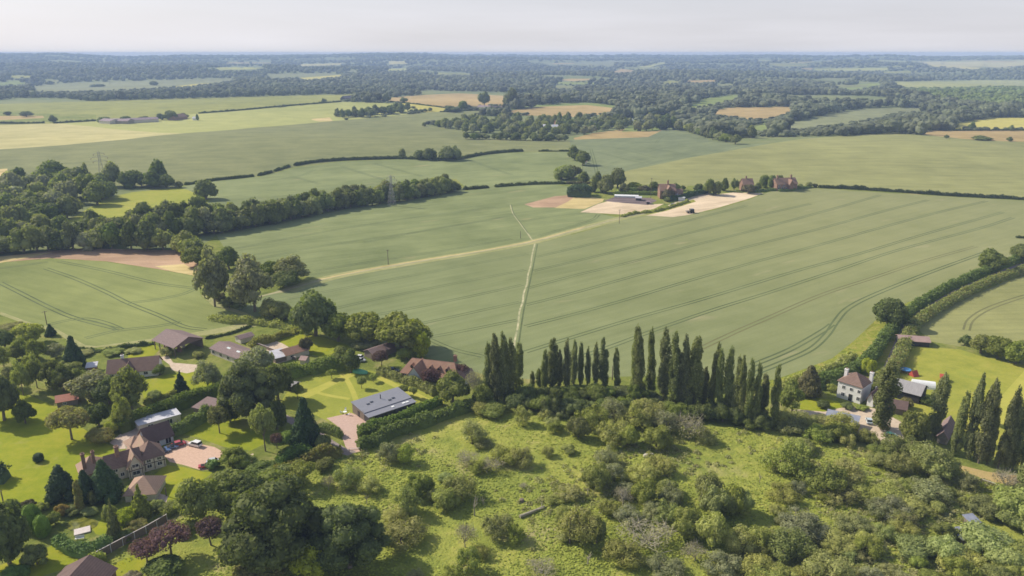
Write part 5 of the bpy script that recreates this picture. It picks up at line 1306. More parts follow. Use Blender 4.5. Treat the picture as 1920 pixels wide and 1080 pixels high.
    for u, y, w, h, l in [(890,967,22,54,'forked dead tree in the open grass of the orchard'),(906,947,14,24,'pale broken dead stem right of the forked dead tree'),(1102,1058,22,30,'bleached dead branch standing low in the orchard grass'),
          (1424,905,10,26,'thin dead stump in the right part of the orchard'),(1168,950,26,46,'leaning bare tree with reddish twigs in the middle of the orchard'),(712,862,18,22,'bent dead trunk near the end of the pink drive'),
          (688,945,14,24,'crooked dead stem above the right giant oak'),(1102,930,12,26,'pale dead stem left of the round dense bush')]:
        plant('dead_tree', 'dead', u, y, w, h, l, None, 'dead tree', trunk=True)
def hedges():
    h = hedge
    h('clipped_hedge', [(225,812),(262,796),(330,770),(395,748),(425,738)], 3.0, 4.2, 'tall dark clipped hedge curving above the pale flat roof', 'leaf_hedge', 0.25, 9, 0.06, flat=0.45)
    h('garden_hedge', [(318,818),(345,808),(370,795),(392,778)], 3.0, 3.0, 'dark hedge behind the manor car park lawn', 'leaf_hedge', 0.28, 9, 0.15)
    h('garden_hedge', [(745,798-2),(700,815),(672,822)], 2.6, 2.4, 'clipped hedge rounding the corner of the pink drive', 'leaf_hedge', 0.25, 10, 0.1)
    h('garden_hedge', [(672,813),(700,806),(745,794),(780,778),(825,756)], 2.8, 2.6, 'upper of two hedges below the grey metal roofed house', 'leaf_hedge', 0.25, 10, 0.12)
    h('garden_hedge', [(672,842),(700,834),(745,814),(800,796),(850,778),(905,764)], 3.6, 2.8, 'lower of two hedges below the grey metal roofed house', 'leaf_hedge', 0.28, 9, 0.25)
    h('garden_hedge', [(710,700),(750,714),(790,728),(815,742)], 2.6, 2.4, 'hedge between the red tiled house and the mown garden', 'leaf_scrubgreen', 0.28, 9, 0.2)
    h('garden_hedge', [(520,712),(560,704),(610,694),(652,690)], 4.0, 3.6, 'thick dark hedge along the top of the mown garden', 'leaf_hedge', 0.3, 8, 0.25)
    h('garden_hedge', [(598,806),(620,812),(640,820)], 2.2, 2.2, 'short hedge left of the pink paved drive', 'leaf_hedge', 0.25, 9, 0.2)
    h('garden_hedge', [(500,905),(545,884),(590,862),(640,852)], 3.2, 2.8, 'hedge below the lane with a reddish end', 'leaf_olive', 0.28, 9, 0.25)
    h('garden_hedge', [(520,872),(550,858),(585,846)], 3.2, 2.6, 'bright topped clipped hedge beside the purple shrub', 'leaf_box', 0.22, 11, 0.08, flat=0.5)
    h('garden_hedge', [(330,738),(300,748),(270,760)], 1.6, 1.4, 'low rough hedge below the small conical fir lawn', 'leaf_scrub', 0.25, 9, 0.3)
    h('garden_hedge', [(-20,903),(12,900)], 4.5, 4.5, 'tall clipped hedge block at the left frame edge', 'leaf_conifer', 0.3, 9, 0.05, flat=0.4, smooth=False)
    h('garden_hedge', [(108,1020),(130,1034),(155,1040),(185,1036),(205,1022)], 2.6, 2.6, 'rounded hedge curling below the garden pond', 'leaf_box', 0.22, 11, 0.2)
    h('garden_hedge', [(168,1064),(196,1048)], 2.4, 2.4, 'golden topped hedge block beside the wooden fence', 'leaf_lite', 0.22, 11, 0.08, flat=0.5, smooth=False)
    h('garden_hedge', [(300,978),(325,960),(345,956)], 2.4, 1.8, 'low hedge between the garage and the feathery tree', 'leaf_green', 0.22, 10, 0.2)
    h('lane_hedge', [(1520,728),(1570,712),(1612,692),(1640,665),(1662,632),(1690,604),(1722,576),(1780,543),(1850,512),(1925,484),(2050,440)], 4.0, 3.0, 'dark hedge on the upper side of the sunken lane', 'leaf_hedge', 0.3, 8, 0.18)
    h('lane_hedge', [(1612,742),(1648,724),(1676,694),(1694,655),(1706,625),(1730,600),(1790,563),(1860,530),(1930,506),(2050,462)], 4.4, 2.6, 'brown topped hedge on the lower side of the sunken lane', 'leaf_hedgetop', 0.3, 8, 0.15)
    h('bank_scrub', [(1450,738),(1500,712),(1560,692),(1600,668)], 3.0, 1.4, 'rough green scrub on the bank above the dark brownish tree', 'leaf_scrub', 0.3, 8, 0.4)
    # middle and far field hedges
    F_ = 'leaf_hedgefar'
    h('field_hedge', [(346,347),(372,344),(400,339),(440,335),(476,331)], 2.2, 1.8, 'left end of the long curved hedge across the wheat', F_, 0.5, 3, 0.2)
    h('field_hedge', [(484,330),(505,325),(510,323)], 2.2, 1.8, 'short piece of hedge between two gaps in the long curve', F_, 0.5, 3, 0.2)
    h('field_hedge', [(514,322),(530,317),(543,312.5)], 2.2, 1.8, 'second short piece of hedge in the long curve', F_, 0.5, 3, 0.2)
    h('field_hedge', [(552,311),(590,305),(640,301),(700,299),(760,298),(830,301),(865,298),(900,291),(940,286.5),(980,284)], 3.4, 2.4, 'long curved hedge below the group of round trees', F_, 0.5, 3, 0.15)
    h('field_hedge', [(1010,284),(1068,284)], 2.2, 1.4, 'straight right end of the long curved hedge', F_, 0.5, 3, 0.3, smooth=False)
    h('field_hedge', [(868,356),(890,354.5),(916,352)], 2.6, 1.8, 'hedge piece right of the long tree belt', F_, 0.5, 3, 0.25)
    h('field_hedge', [(928,351),(960,348.5),(1000,346),(1060,345)], 2.6, 1.8, 'hedge leading right to the farm trees', F_, 0.5, 3, 0.25)
    h('field_hedge', [(1060,345),(1085,344.5),(1110,345)], 2.4, 1.8, 'brownish hedge under the round tree by the farm', 'leaf_copper', 0.5, 3, 0.25)
    h('field_hedge', [(1535,352),(1600,355),(1680,360),(1760,366),(1850,371),(1940,376),(2200,395)], 2.6, 2.0, 'long straight hedge right of the brick houses', F_, 0.45, 4, 0.25)
    h('field_hedge', [(1905,446),(1960,449)], 1.6, 1.2, 'short hedge at the right frame edge above the lane oak', F_, 0.4, 4, 0.3, smooth=False)
    h('field_hedge', [(100,231.5),(180,227)], 2.5, 2.0, 'far hedge left of the long farm sheds', F_, 0.8, 2, 0.3, smooth=False)
    h('field_hedge', [(372,213),(440,208),(540,199),(640,191)], 2.5, 2.0, 'far hedge right of the long farm sheds', F_, 0.8, 2, 0.3)
    h('field_hedge', [(0,232),(40,232),(84,231)], 2.5, 2.0, 'far hedge below the tan strip at the left', F_, 0.8, 2, 0.3)
    h('field_hedge', [(715,190),(765,194),(838,203)], 2.5, 1.6, 'far hedge below the tan field', F_, 0.8, 2, 0.3)
    h('field_hedge', [(825,210),(905,207)], 2.5, 1.2, 'far hedge left of the purple roofed farm', F_, 0.8, 2, 0.3, smooth=False)
    h('field_hedge', [(1788,245.5),(1860,245),(1930,245)], 2.5, 1.6, 'far hedge between the yellow field and the tan strip', F_, 0.8, 2, 0.4)
    h('farm_hedge', [(1160,359),(1200,357),(1245,356)], 2.6, 2.0, 'upper clipped hedge in the farm garden', 'leaf_hedge', 0.35, 5, 0.08)
    h('farm_hedge', [(1150,366),(1200,365),(1236,366)], 2.6, 2.2, 'lower clipped hedge behind the white glasshouse', 'leaf_hedge', 0.35, 5, 0.08)
    h('farm_hedge', [(1246,377),(1275,374),(1300,367),(1328,361)], 3.4, 3.0, 'dark clipped hedge rising right of the brick farmhouse', 'leaf_conifer', 0.35, 5, 0.08)
    h('farm_hedge', [(1065,367),(1085,367.5),(1108,367)], 10.0, 7.5, 'clipped dark green tree block at the left of the farm', 'leaf_conifer', 0.5, 4, 0.05, flat=0.4, smooth=False)
    h('farm_hedge', [(1165,407),(1190,401),(1225,397),(1260,388),(1290,378)], 2.0, 1.2, 'scrubby boundary between the two sandy fields', 'leaf_scrub', 0.35, 5, 0.5)
    h('farm_hedge', [(1415,360),(1440,358),(1460,357)], 2.4, 1.6, 'low hedge before the three dark farm trees', 'leaf_hedge', 0.35, 5, 0.2)
    h('farm_hedge', [(1460,359),(1480,358.5),(1500,355),(1520,352)], 2.0, 1.4, 'hedge in front of the long brick house', 'leaf_hedge', 0.35, 5, 0.2)
    h('wall_hedge', [(385,636),(430,627),(455,618),(470,612)], 1.2, 0.8, 'thin dark hedge at the lower corner of the left wheat field', F_, 0.3, 6, 0.3)
    h('rough_hedge', [(150,656),(190,660),(240,652),(290,645)], 2.0, 1.1, 'broken low hedge under the left wheat field', F_, 0.3, 6, 0.5)
    h('rough_hedge', [(468,650),(490,645),(510,640),(540,628),(560,622)], 3.0, 2.0, 'bramble bank above the pale yard', 'leaf_scrub', 0.3, 8, 0.4)
    h('rough_hedge', [(395,598),(430,604),(470,606),(520,612),(560,620),(580,628)], 4.0, 1.6, 'rough scrub strip under the willows', 'leaf_scrub', 0.32, 7, 0.5)
def grass_tufts():
    """long grass, nettles and thistles of the old orchard: beyond counting"""
    rng = np.random.default_rng(9); n = 70000
    u = rng.uniform(-100, 2020, n*2); v = 768+(1110-768)*rng.random(n*2)**0.8
    poly = [p for k, p in ZONES if k == 'orchard']; m = in_poly(u, v, poly[0]) | in_poly(u, v, poly[1]); u = u[m][:n]; v = v[m][:n]
    a = (u-CX)/F; b = (CY-v)/F; dz = -SP+b*CP; k = HC/-dz; X = a*k; Y = (CP+b*SP)*k
    # thicker in patches
    f = np.sin(X*0.11+2*np.sin(Y*0.07))+np.sin(Y*0.13+1.7*np.sin(X*0.05))+rng.normal(0, 0.7, len(X)); m = f > -0.2; X, Y = X[m], Y[m]
    Z = H(X, Y); hgt = rng.uniform(0.1, 0.42, len(X)); P = np.stack([X, Y, Z+hgt*0.5], 1)
    V, Fq = cards(P, np.tile([0,0,1.0], (len(P),1)), 0.24, rng, 0.5, 0.8)
    m_ = MATS['leaf_grass']
    o = link('long_grass', mesh_np('long_grass', V, Fq, [m_])); tag(o, 'long rough grass and weeds between the orchard trees', 'grass', kind='stuff')

def undergrowth():
    """nettles, brambles and seedlings between the bushes: beyond counting"""
    rng = np.random.default_rng(19); poly = [p for k, p in ZONES if k == 'orchard'][0]
    u = rng.uniform(560, 2000, 9000); v = 775+(1110-775)*rng.random(9000)**0.85
    m = in_poly(u, v, poly); u, v = u[m], v[m]
    a = (u-CX)/F; b = (CY-v)/F; dz = -SP+b*CP; k = HC/-dz; X = a*k; Y = (CP+b*SP)*k
    f = np.sin(X*0.09+1.5*np.sin(Y*0.06))+np.sin(Y*0.12+1.2*np.sin(X*0.07+1))+np.clip((u-1250)/350, -0.9, 1.5)+rng.normal(0, 0.6, len(X)); m = f > 0.75; X, Y = X[m][:1500], Y[m][:1500]
    P = []; Nn = []
    for x, y in zip(X, Y):
        r = rng.uniform(0.35, 1.25); h = r*rng.uniform(0.4, 0.9); n = int(22+40*r); d = sphere_pts(n, rng); d[:,2] = abs(d[:,2])
        P.append(d*np.array([r, r, h])*rng.uniform(0.6, 1.1, (n,1))+np.array([x, y, 0])); Nn.append(d)
    P = np.concatenate(P); Nn = np.concatenate(Nn); P[:,2] += H(P[:,0], P[:,1])
    V, Fq = cards(P, Nn, 0.17, rng, 0.8)
    o = link('undergrowth', mesh_np('undergrowth', V, Fq, [MATS['leaf_under']])); tag(o, 'low brambles nettles and seedlings between the orchard bushes', 'undergrowth', kind='stuff')
    print('undergrowth', len(X))
# ---------------------------------------------------------------- buildings
def build_mats():
    P, Rf = plain_mat, roof_mat
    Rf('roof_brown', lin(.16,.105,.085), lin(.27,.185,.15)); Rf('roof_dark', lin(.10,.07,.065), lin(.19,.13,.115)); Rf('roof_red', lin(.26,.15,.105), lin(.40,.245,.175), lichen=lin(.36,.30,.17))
    Rf('roof_pinkred', lin(.40,.17,.12), lin(.52,.26,.19)); Rf('roof_orange', lin(.22,.14,.105), lin(.33,.22,.165)); Rf('roof_lit', lin(.30,.20,.15), lin(.42,.29,.22), lichen=lin(.34,.30,.18))  # roof_lit: the brown tile again, sunlit brightness put into its colour
    P('metal_grey', lin(.21,.215,.25), lin(.27,.275,.31), 0.6, 0.5, 0.05, 0.4, stretch=(1,9,1)); P('metal_pale', lin(.48,.48,.53), lin(.62,.62,.66), 0.7, 0.6)
    P('sheet_brown', lin(.17,.125,.12), lin(.26,.19,.18), 0.8, 0.8, stretch=(1,6,1)); P('sheet_grey', lin(.27,.26,.27), lin(.37,.36,.36), 0.6, 0.8, stretch=(6,1,1)); P('sheet_pink', lin(.32,.22,.20), lin(.42,.30,.27), 0.6, 0.8)
    P('sheet_purple', lin(.24,.18,.20), lin(.33,.26,.28), 0.3, 0.8); P('sheet_blue', lin(.22,.24,.31), lin(.31,.33,.40), 0.6, 0.7)
    P('wall_white', lin(.76,.76,.74), lin(.85,.84,.82), 0.5); P('wall_cream', lin(.50,.46,.38), lin(.66,.61,.52), 0.7); P('wall_bluewhite', lin(.46,.50,.55), lin(.60,.63,.66), 0.7)
    P('wall_brick', lin(.22,.135,.10), lin(.33,.21,.155), 1.5); P('wall_black', lin(.03,.028,.028), lin(.06,.055,.05), 1.5); P('wall_wood', lin(.16,.13,.105), lin(.26,.215,.175), 1.5, stretch=(8,8,1))
    P('wall_dark', lin(.05,.05,.055), lin(.09,.085,.085), 1.5, stretch=(8,8,1)); P('wall_stone', lin(.26,.23,.19), lin(.38,.34,.29), 1.2); P('timber_dark', lin(.05,.04,.035), lin(.09,.07,.06), 2)
    P('frame_white', lin(.7,.7,.7), lin(.8,.8,.8), 1, 0.5); P('ridge_tile', lin(.38,.27,.19), lin(.50,.38,.28), 2)
    m, nt = newmat('glass_dark'); finish(nt, lin(.03,.035,.045), 0.12, spec=0.6)
    m, nt = newmat('glass_pale'); finish(nt, lin(.60,.66,.66), 0.25, spec=0.5)
    m, nt = newmat('water'); g = N(nt, 'ShaderNodeNewGeometry').outputs['Position']; n = noise(nt, g, 0.8, 3, 0.6)
    finish(nt, mixc(nt, mathn(nt, 'MULTIPLY', mathn(nt, 'SUBTRACT', n, 0.42), 6, True), lin(.10,.11,.022), lin(.21,.21,.04)), 0.12, n, 0.05, 0.02, 0.5)
    P('poly_white', lin(.72,.74,.74), lin(.82,.83,.83), 0.8, 0.5); P('pylon_steel', lin(.27,.27,.28), lin(.36,.36,.37), 1, 0.6); P('pole_wood', lin(.13,.10,.08), lin(.22,.18,.15), 3)
    P('fence_wood', lin(.16,.125,.10), lin(.27,.22,.175), 2, stretch=(4,4,1)); P('deck', lin(.56,.50,.48), lin(.68,.62,.60), 1.5); P('red_paint', lin(.40,.07,.05), lin(.50,.11,.08), 1, 0.5)
    P('blue_paint', lin(.06,.20,.42), lin(.09,.27,.52), 1, 0.5); P('green_cover', lin(.14,.42,.25), lin(.20,.52,.33), 1, 0.6); P('orange_cloth', lin(.58,.36,.16), lin(.68,.45,.22), 1); P('tyre', lin(.02,.02,.02), lin(.035,.035,.035), 3)
    P('rim', lin(.45,.45,.46), lin(.6,.6,.6), 3, 0.35)
    for n_, c in dict(white=(.78,.78,.78), blue=(.10,.17,.33), navy=(.04,.06,.11), red=(.42,.05,.06), silver=(.50,.52,.54), green=(.03,.13,.09), black=(.03,.03,.035), paleblue=(.48,.58,.62)).items():
        m, nt = newmat('paint_'+n_); b = finish(nt, lin(*c), 0.3, spec=0.5); b.inputs['Coat Weight'].default_value = 0.6
def wall_prism(mb, x0, x1, y0, y1, ax, eave, ridge, kind):
    e = eave-0.05
    if kind == 'gable':
        r = ridge-0.12
        if ax == 'x':
            ym = (y0+y1)/2
            a = [(x0,y0,-.6),(x0,y1,-.6),(x0,y1,e),(x0,ym,r),(x0,y0,e)]; b = [(x1,)+p[1:] for p in a]
        else:
            xm = (x0+x1)/2
            a = [(x0,y0,-.6),(x1,y0,-.6),(x1,y0,e),(xm,y0,r),(x0,y0,e)]; b = [(p[0],y1,p[2]) for p in a]
        mb.add(a+b, [(0,1,2,3,4),(9,8,7,6,5)]+[(i,i+5,(i+1)%5+5,(i+1)%5) for i in range(5)])
    elif kind == 'mono':
        mb.add([(x0,y0,-.6),(x1,y0,-.6),(x1,y1,-.6),(x0,y1,-.6),(x0,y0,e),(x1,y0,e),(x1,y1,ridge-.08),(x0,y1,ridge-.08)],
               [(0,3,2,1),(4,5,6,7),(0,1,5,4),(1,2,6,5),(2,3,7,6),(3,0,4,7)])
    else: mb.box(x0, x1, y0, y1, -0.6, e)
def roof_mb(x0, x1, y0, y1, ax, eave, ridge, kind, o=0.4, th=0.16, rs=0.5):
    mb = MB()
    if kind == 'flat': mb.box(x0-o, x1+o, y0-o, y1+o, eave, eave+0.22); return mb
    if kind == 'mono':
        k = (ridge-eave)/(y1-y0); mb.slab([(x0-o,y0-o,eave-k*o+th),(x1+o,y0-o,eave-k*o+th),(x1+o,y1+o,ridge+k*o+th),(x0-o,y1+o,ridge+k*o+th)], th); return mb
    if ax == 'y':   # build along x then swap
        t = roof_mb(y0, y1, x0, x1, 'x', eave, ridge, kind, o, th, rs); t.v = [(b, a, c) for a, b, c in t.v]; return t
    ym = (y0+y1)/2; k = (ridge-eave)/((y1-y0)/2); ze = eave-k*o
    if kind == 'gable':
        mb.slab([(x0-o,y0-o,ze+th),(x1+o,y0-o,ze+th),(x1+o,ym,ridge+th),(x0-o,ym,ridge+th)], th)
        mb.slab([(x1+o,y1+o,ze+th),(x0-o,y1+o,ze+th),(x0-o,ym,ridge+th),(x1+o,ym,ridge+th)], th)
    else:           # hip
        h = min((y1-y0)/2, (x1-x0)/2)*rs*2; h = min(h, (x1-x0)/2-0.02); a, b = x0+h, x1-h
        c = [(x0-o,y0-o,ze+th),(x1+o,y0-o,ze+th),(x1+o,y1+o,ze+th),(x0-o,y1+o,ze+th)]; r0, r1 = (a,ym,ridge+th), (b,ym,ridge+th)
        mb.slab([c[0],c[1],r1,r0], th); mb.slab([c[2],c[3],r0,r1], th); mb.slab([c[3],c[0],r0], th); mb.slab([c[1],c[2],r1], th)
    return mb
def window(root, x, y, z, w, h, side, frame='frame_white', glass='glass_dark', name='window'):
    """a framed window lying 3 cm proud of its wall; side f/b along x, l/r along y"""
    mb = MB(); g = MB(); t = 0.09
    def bx(m, u0, u1, z0, z1, d0, d1):
        if side == 'f': m.box(x+u0, x+u1, y-d1, y-d0, z+z0, z+z1)
        elif side == 'b': m.box(x+u0, x+u1, y+d0, y+d1, z+z0, z+z1)
        elif side == 'l': m.box(x-d1, x-d0, y+u0, y+u1, z+z0, z+z1)
        else: m.box(x+d0, x+d1, y+u0, y+u1, z+z0, z+z1)
    bx(mb, -w/2, w/2, 0, t, -.03, .07); bx(mb, -w/2, w/2, h-t, h, -.03, .07)
    bx(mb, -w/2, -w/2+t, t, h-t, -.03, .07); bx(mb, w/2-t, w/2, t, h-t, -.03, .07)
    if name == 'window' and w > 0.9: bx(mb, -.03, .03, t, h-t, -.03, .06)
    f = mb.build(name, MATS[frame], root)
    bx(g, -w/2+t, w/2-t, t, h-t, -.02, .035); g.build('pane' if name == 'window' else 'panel', MATS[glass], f)
def chimney(root, x, y, z0, z1, s=0.8, mat='wall_brick'):
    mb = MB(); mb.box(x-s/2, x+s/2, y-s/2, y+s/2, z0, z1-.25); mb.box(x-s/2-.08, x+s/2+.08, y-s/2-.08, y+s/2+.08, z1-.25, z1)
    c = mb.build('chimney', MATS[mat], root); p = MB(); p.lathe([(.14,z1),(.11,z1+.45)], 8, (x-s*.2,y,0)); p.lathe([(.14,z1),(.11,z1+.45)], 8, (x+s*.2,y,0)); p.build('chimney_pot', MATS['wall_brick'], c)
def frame_AB(A, B):
    a, b = hit(*A), hit(*B); d = Vector((b[0]-a[0], b[1]-a[1])); L = d.length; rz = math.atan2(d.y, d.x)
    return a, L, rz, min(a[2], b[2])
def house(name, A, B, W, eave, ridge, roof, wall, label, cat='house', kind='gable', ax='x', over=0.4, vols=(), wins=(), chim=(), L=None, nowall=False, rs=0.5, zs=0.86):
    a, L0, rz, z = frame_AB(A, B); L = L or L0
    r = empty(name, (a[0], a[1], z), rz, (1,1,zs)); tag(r, label, cat)
    allv = [(0, L, 0, W, ax, eave, ridge, kind, wall, roof)]+[v if len(v) == 10 else v+(wall, roof) for v in vols]
    for i, (x0, x1, y0, y1, ax_, e, rd, kd, wm, rm) in enumerate(allv):
        if not (nowall and i == 0):
            mb = MB(); wall_prism(mb, x0, x1, y0, y1, ax_, e, rd, kd); mb.build('wall', MATS[wm], r)
        roof_mb(x0, x1, y0, y1, ax_, e, rd, kd, over, rs=rs).build('roof', MATS[rm], r)
    for w in wins: window(r, *w)
    for c in chim: chimney(r, *c)
    print('HOUSE', name, 'L=%.1f' % L); return r, L
def buildings():
    V = house
    def row(L, n, y, z, w, h, side='f', x0=0.0, **k): return [(x0+L*(i+0.5)/n, y, z, w, h, side) for i in range(n)]
    r, L = V('bungalow', (203,713), (297,704), 8, 2.7, 6.2, 'roof_brown', 'wall_white', 'long white walled bungalow with brown roof and cross gable', wins=row(15,6,0,0.9,1.3,1.2)+[(-0.0+0,4,0.9,1.2,1.2,'l')], vols=[(4.2,8.2,-1.0,5,'y',2.7,5.6,'gable')], chim=[(4.0,4.4,5.5,7.6,0.8,'wall_white')])
    r, L = V('open_barn', (290,655), (329,670), 11, 4.2, 6.8, 'sheet_brown', 'wall_wood', 'open sided barn with brown sheet roof on posts at the field edge', 'barn', nowall=True, over=0.5)
    for x in np.linspace(0.2, L-0.2, 5):
        for y in (0.2, 10.8): m = MB(); m.box(x-.12, x+.12, y-.12, y+.12, -.4, 4.2); m.build('post', MATS['pole_wood'], r)
    m = MB(); m.box(0.2, L-0.2, 10.6, 10.75, 0.1, 4.0); m.build('rear_cladding', MATS['wall_wood'], r)
    m = MB(); m.poly([(L-.1,0.2,4.2),(L-.1,10.8,4.2),(L-.1,5.5,6.7)]); m.slab([(L-.05,0.2,3.9),(L-.05,10.8,3.9),(L-.05,5.5,6.6)], 0.1); m.build('gable_cladding', MATS['sheet_brown'], r)
    for i, (x, y, c) in enumerate([(2.5,3,'sheet_pink'),(6,7,'wall_cream'),(9,4,'wall_brick'),(5,2.6,'wall_white')]):
        m = MB(); m.box(x-.9, x+.9, y-.5, y+.5, -.1, 1.1); m.box(x-.6, x+.5, y-.4, y+.3, 1.1, 1.7); o = m.build('stacked_goods', MATS[c], None, bevel=0.05)
        o.parent = None; o.matrix_world = r.matrix_world; o.location = r.location; o.rotation_euler = r.rotation_euler
        tag(o, ['pink stack of goods standing in the open barn, leftmost','cream stack of goods at the back of the open barn','brick red stack of goods at the right of the open barn','white stack of goods at the front of the open barn'][i], 'stack')
    r, L = V('farm_shed', (396,664), (462,690), 7.5, 2.6, 4.0, 'sheet_brown', 'wall_cream', 'long low shed with worn brown roof and two skylights', 'shed')
    for x in (L*.35, L*.62): m = MB(); m.slab([(x-.9,1.0,3.12),(x+.9,1.0,3.12),(x+.9,2.9,3.85),(x-.9,2.9,3.85)], .08); m.build('skylight', MATS['glass_pale'], r)
    for i in range(5): window(r, 1.6+i*(L-3)/4, 0, 0.5, 1.6, 1.5, 'f')
    V('ruined_wall_shed', (452,645), (476,638), 4, 2.2, 3.0, 'sheet_brown', 'wall_cream', 'small broken roofed shed at the edge of the pale yard', 'shed')
    r, L = V('low_shed', (538,676), (580,664), 5.5, 2.2, 3.8, 'roof_red', 'wall_cream', 'low shed with red tiled roof between yard and garden', 'shed', wins=[(2,0,.7,1.2,1,'f')])
    V('glazed_shed', (517,681), (540,675), 5, 2.0, 2.9, 'metal_pale', 'wall_wood', 'small shed with pale sheet roof beside the low red tiled shed', 'shed', kind='mono')
    V('garden_shed', (563,683), (573,684), 3, 2.0, 2.8, 'sheet_pink', 'wall_cream', 'tiny pale shed right of the low red tiled shed', 'shed')
    r, L = V('red_tiled_house', (752,709), (858,722), 8.0, 2.6, 6.6, 'roof_red', 'wall_wood', 'long house with big red tiled roof and four dormers', rs=0.3, kind='hip',
        wins=[(2,0,.8,1.3,1.3,'f'),(11,0,.8,1.5,1.3,'f'),(14,0,.2,1.2,2,'f')], vols=[(3.2,8.4,-2.6,4.5,'y',2.6,6.6,'gable','wall_bluewhite','roof_red')], chim=[(16.5,6.0,6.2,8.6,0.9)])
    for x in (3.4, 9.8, 12.6, 15.4):
        m = MB(); m.box(x-.6, x+.6, 1.3, 3.6, 3.4, 4.8); d = m.build('dormer', MATS['wall_wood'], r); roof_mb(x-.6, x+.6, 1.2, 3.9, 'y', 4.8, 5.5, 'gable', .15, .1).build('dormer_roof', MATS['roof_red'], d)
        m = MB(); m.box(x-.4, x+.4, 1.22, 1.29, 3.8, 4.7); m.build('pane', MATS['glass_dark'], d)
    V('small_annexe', (868,722), (890,716), 5, 2.4, 4.4, 'roof_dark', 'wall_white', 'small white walled annexe behind the half bare tree', 'annexe')
    r, L = V('timber_shed', (700,675), (743,660), 5, 2.4, 3.6, 'sheet_brown', 'wall_wood', 'brown timber shed with shallow roof below the oaks', 'shed')
    r, L = V('modern_house', (684,789), (770,760), 7.0, 2.9, 3.7, 'metal_grey', 'wall_dark', 'modern low house with grey metal roof and timber gable', 'house', kind='mono', over=0.3,
        vols=[], wins=[])
    print('modern L', L)
    m = MB(); m.box(-.06, -.003, 0.1, 6.9, 0, 3.2); e = m.build('timber_cladding', MATS['wall_wood'], r)
    window(r, -0.06, 3.2, 0.1, 1.1, 2.1, 'l', 'timber_dark', name='door')
    mb = MB(); mb.box(0.0, L, -2.6, -0.003, -.5, 2.35); mb.build('wall', MATS['wall_dark'], r)
    roof_mb(0, L, -2.6, -0.45, 'x', 2.4, 2.62, 'mono', 0.3).build('roof', MATS['metal_grey'], r)
    for i in range(5): window(r, 1.8+i*(L-3.6)/4, -2.6, 0.2, 1.9, 1.9, 'f', 'timber_dark')
    for x, y in ((3.2,3.4),(4.6,3.9),(9.6,2.0),(11.0,2.4)): m = MB(); z = 2.9+.8*y/7+.16; m.box(x-.5, x+.5, y-.35, y+.35, z, z+.12); m.build('roof_light', MATS['glass_dark'], r)
    for x in (8.5,12.2,13.4): m = MB(); m.box(x-.45, x+.45, -1.8, -1.1, 2.6, 2.8); m.build('roof_light', MATS['poly_white'], r)
    m = MB(); m.tube((7.8,4.2,3.5),(7.8,4.2,5.0),.13,.13,8); m.build('flue', MATS['wall_black'], r)
    # manor
    r, L = V('manor_house', (206,905), (303,877), 5.6, 3.6, 6.2, 'roof_brown', 'wall_cream', 'large half timbered manor with many brown tiled gables and tall chimneys', 'manor', L=7.6, zs=0.95, over=0.3,
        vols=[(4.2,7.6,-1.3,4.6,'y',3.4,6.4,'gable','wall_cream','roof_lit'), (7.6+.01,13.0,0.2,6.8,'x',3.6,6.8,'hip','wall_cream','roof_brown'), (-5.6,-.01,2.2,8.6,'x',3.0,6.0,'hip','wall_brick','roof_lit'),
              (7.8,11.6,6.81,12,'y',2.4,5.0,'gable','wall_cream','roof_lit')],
        wins=[(1.2,0,.8,1.2,1.1,'f'),(3.0,0,.8,1.0,1.1,'f'),(1.6,0,2.4,1.2,.9,'f'),(5.9,-1.3,.8,1.8,1.2,'f'),(5.9,-1.3,2.9,1.6,1.0,'f'),(9.2,.2,.8,1.2,1.1,'f'),(11.6,.2,.8,1.2,1.1,'f'),(9.2,.2,2.4,1.1,.9,'f'),(11.6,.2,2.4,1.1,.9,'f'),(13.0,2.6,.8,1.2,1.1,'r'),(13.0,5,2.4,1.1,.9,'r')],
        chim=[(-4.4,3.4,3,8.2,.8),(-2.2,4.0,3,7.8,0.7),(2.8,2.2,4,8.4,.9)])
    m = MB()
    for x in (4.5,5.0,6.8,7.3): m.box(x-.07, x+.07, -1.36, -1.305, 0.2, 3.3)
    m.box(4.2, 7.6, -1.37, -1.305, 2.1, 2.3)
    for x in (8.2,10.4,12.7): m.box(x-.08, x+.08, .135, .195, 0.2, 3.5)
    m.box(7.8, 13.0, .125, .195, 2.0, 2.2); m.build('timber_frame', MATS['timber_dark'], r)
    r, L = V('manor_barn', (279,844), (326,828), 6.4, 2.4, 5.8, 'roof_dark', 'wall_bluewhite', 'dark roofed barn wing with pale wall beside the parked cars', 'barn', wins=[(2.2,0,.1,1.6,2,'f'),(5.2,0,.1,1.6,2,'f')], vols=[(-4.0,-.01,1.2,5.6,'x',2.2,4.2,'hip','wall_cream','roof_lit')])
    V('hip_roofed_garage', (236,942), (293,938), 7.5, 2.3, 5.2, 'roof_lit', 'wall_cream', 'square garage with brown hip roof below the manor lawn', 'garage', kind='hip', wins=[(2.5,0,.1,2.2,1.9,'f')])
    V('pale_flat_roof', (262,812), (340,790), 4.6, 2.5, 2.5, 'metal_pale', 'wall_cream', 'long pale grey flat roofed building under the dark clipped hedge', 'outbuilding', kind='flat', over=.2, wins=[(3,0,.3,1.6,1.7,'f'),(8,0,.3,1.6,1.7,'f')])
    V('red_roofed_hut', (108,765), (147,758), 5.0, 2.1, 3.3, 'roof_pinkred', 'wall_wood', 'small hut with pinkish red roof on the left lawn', 'hut', wins=[(2,0,.8,1,.8,'f')])
    V('brown_flat_shed', (364,775), (397,783), 5.6, 2.3, 3.0, 'sheet_brown', 'wall_wood', 'brown shed with single pitched roof by the clipped hedge', 'shed', kind='mono')
    V('brick_hut', (164,699), (181,697), 2.8, 2.1, 2.6, 'metal_pale', 'wall_brick', 'tiny brick hut with white roof left of the bungalow', 'hut', kind='mono')
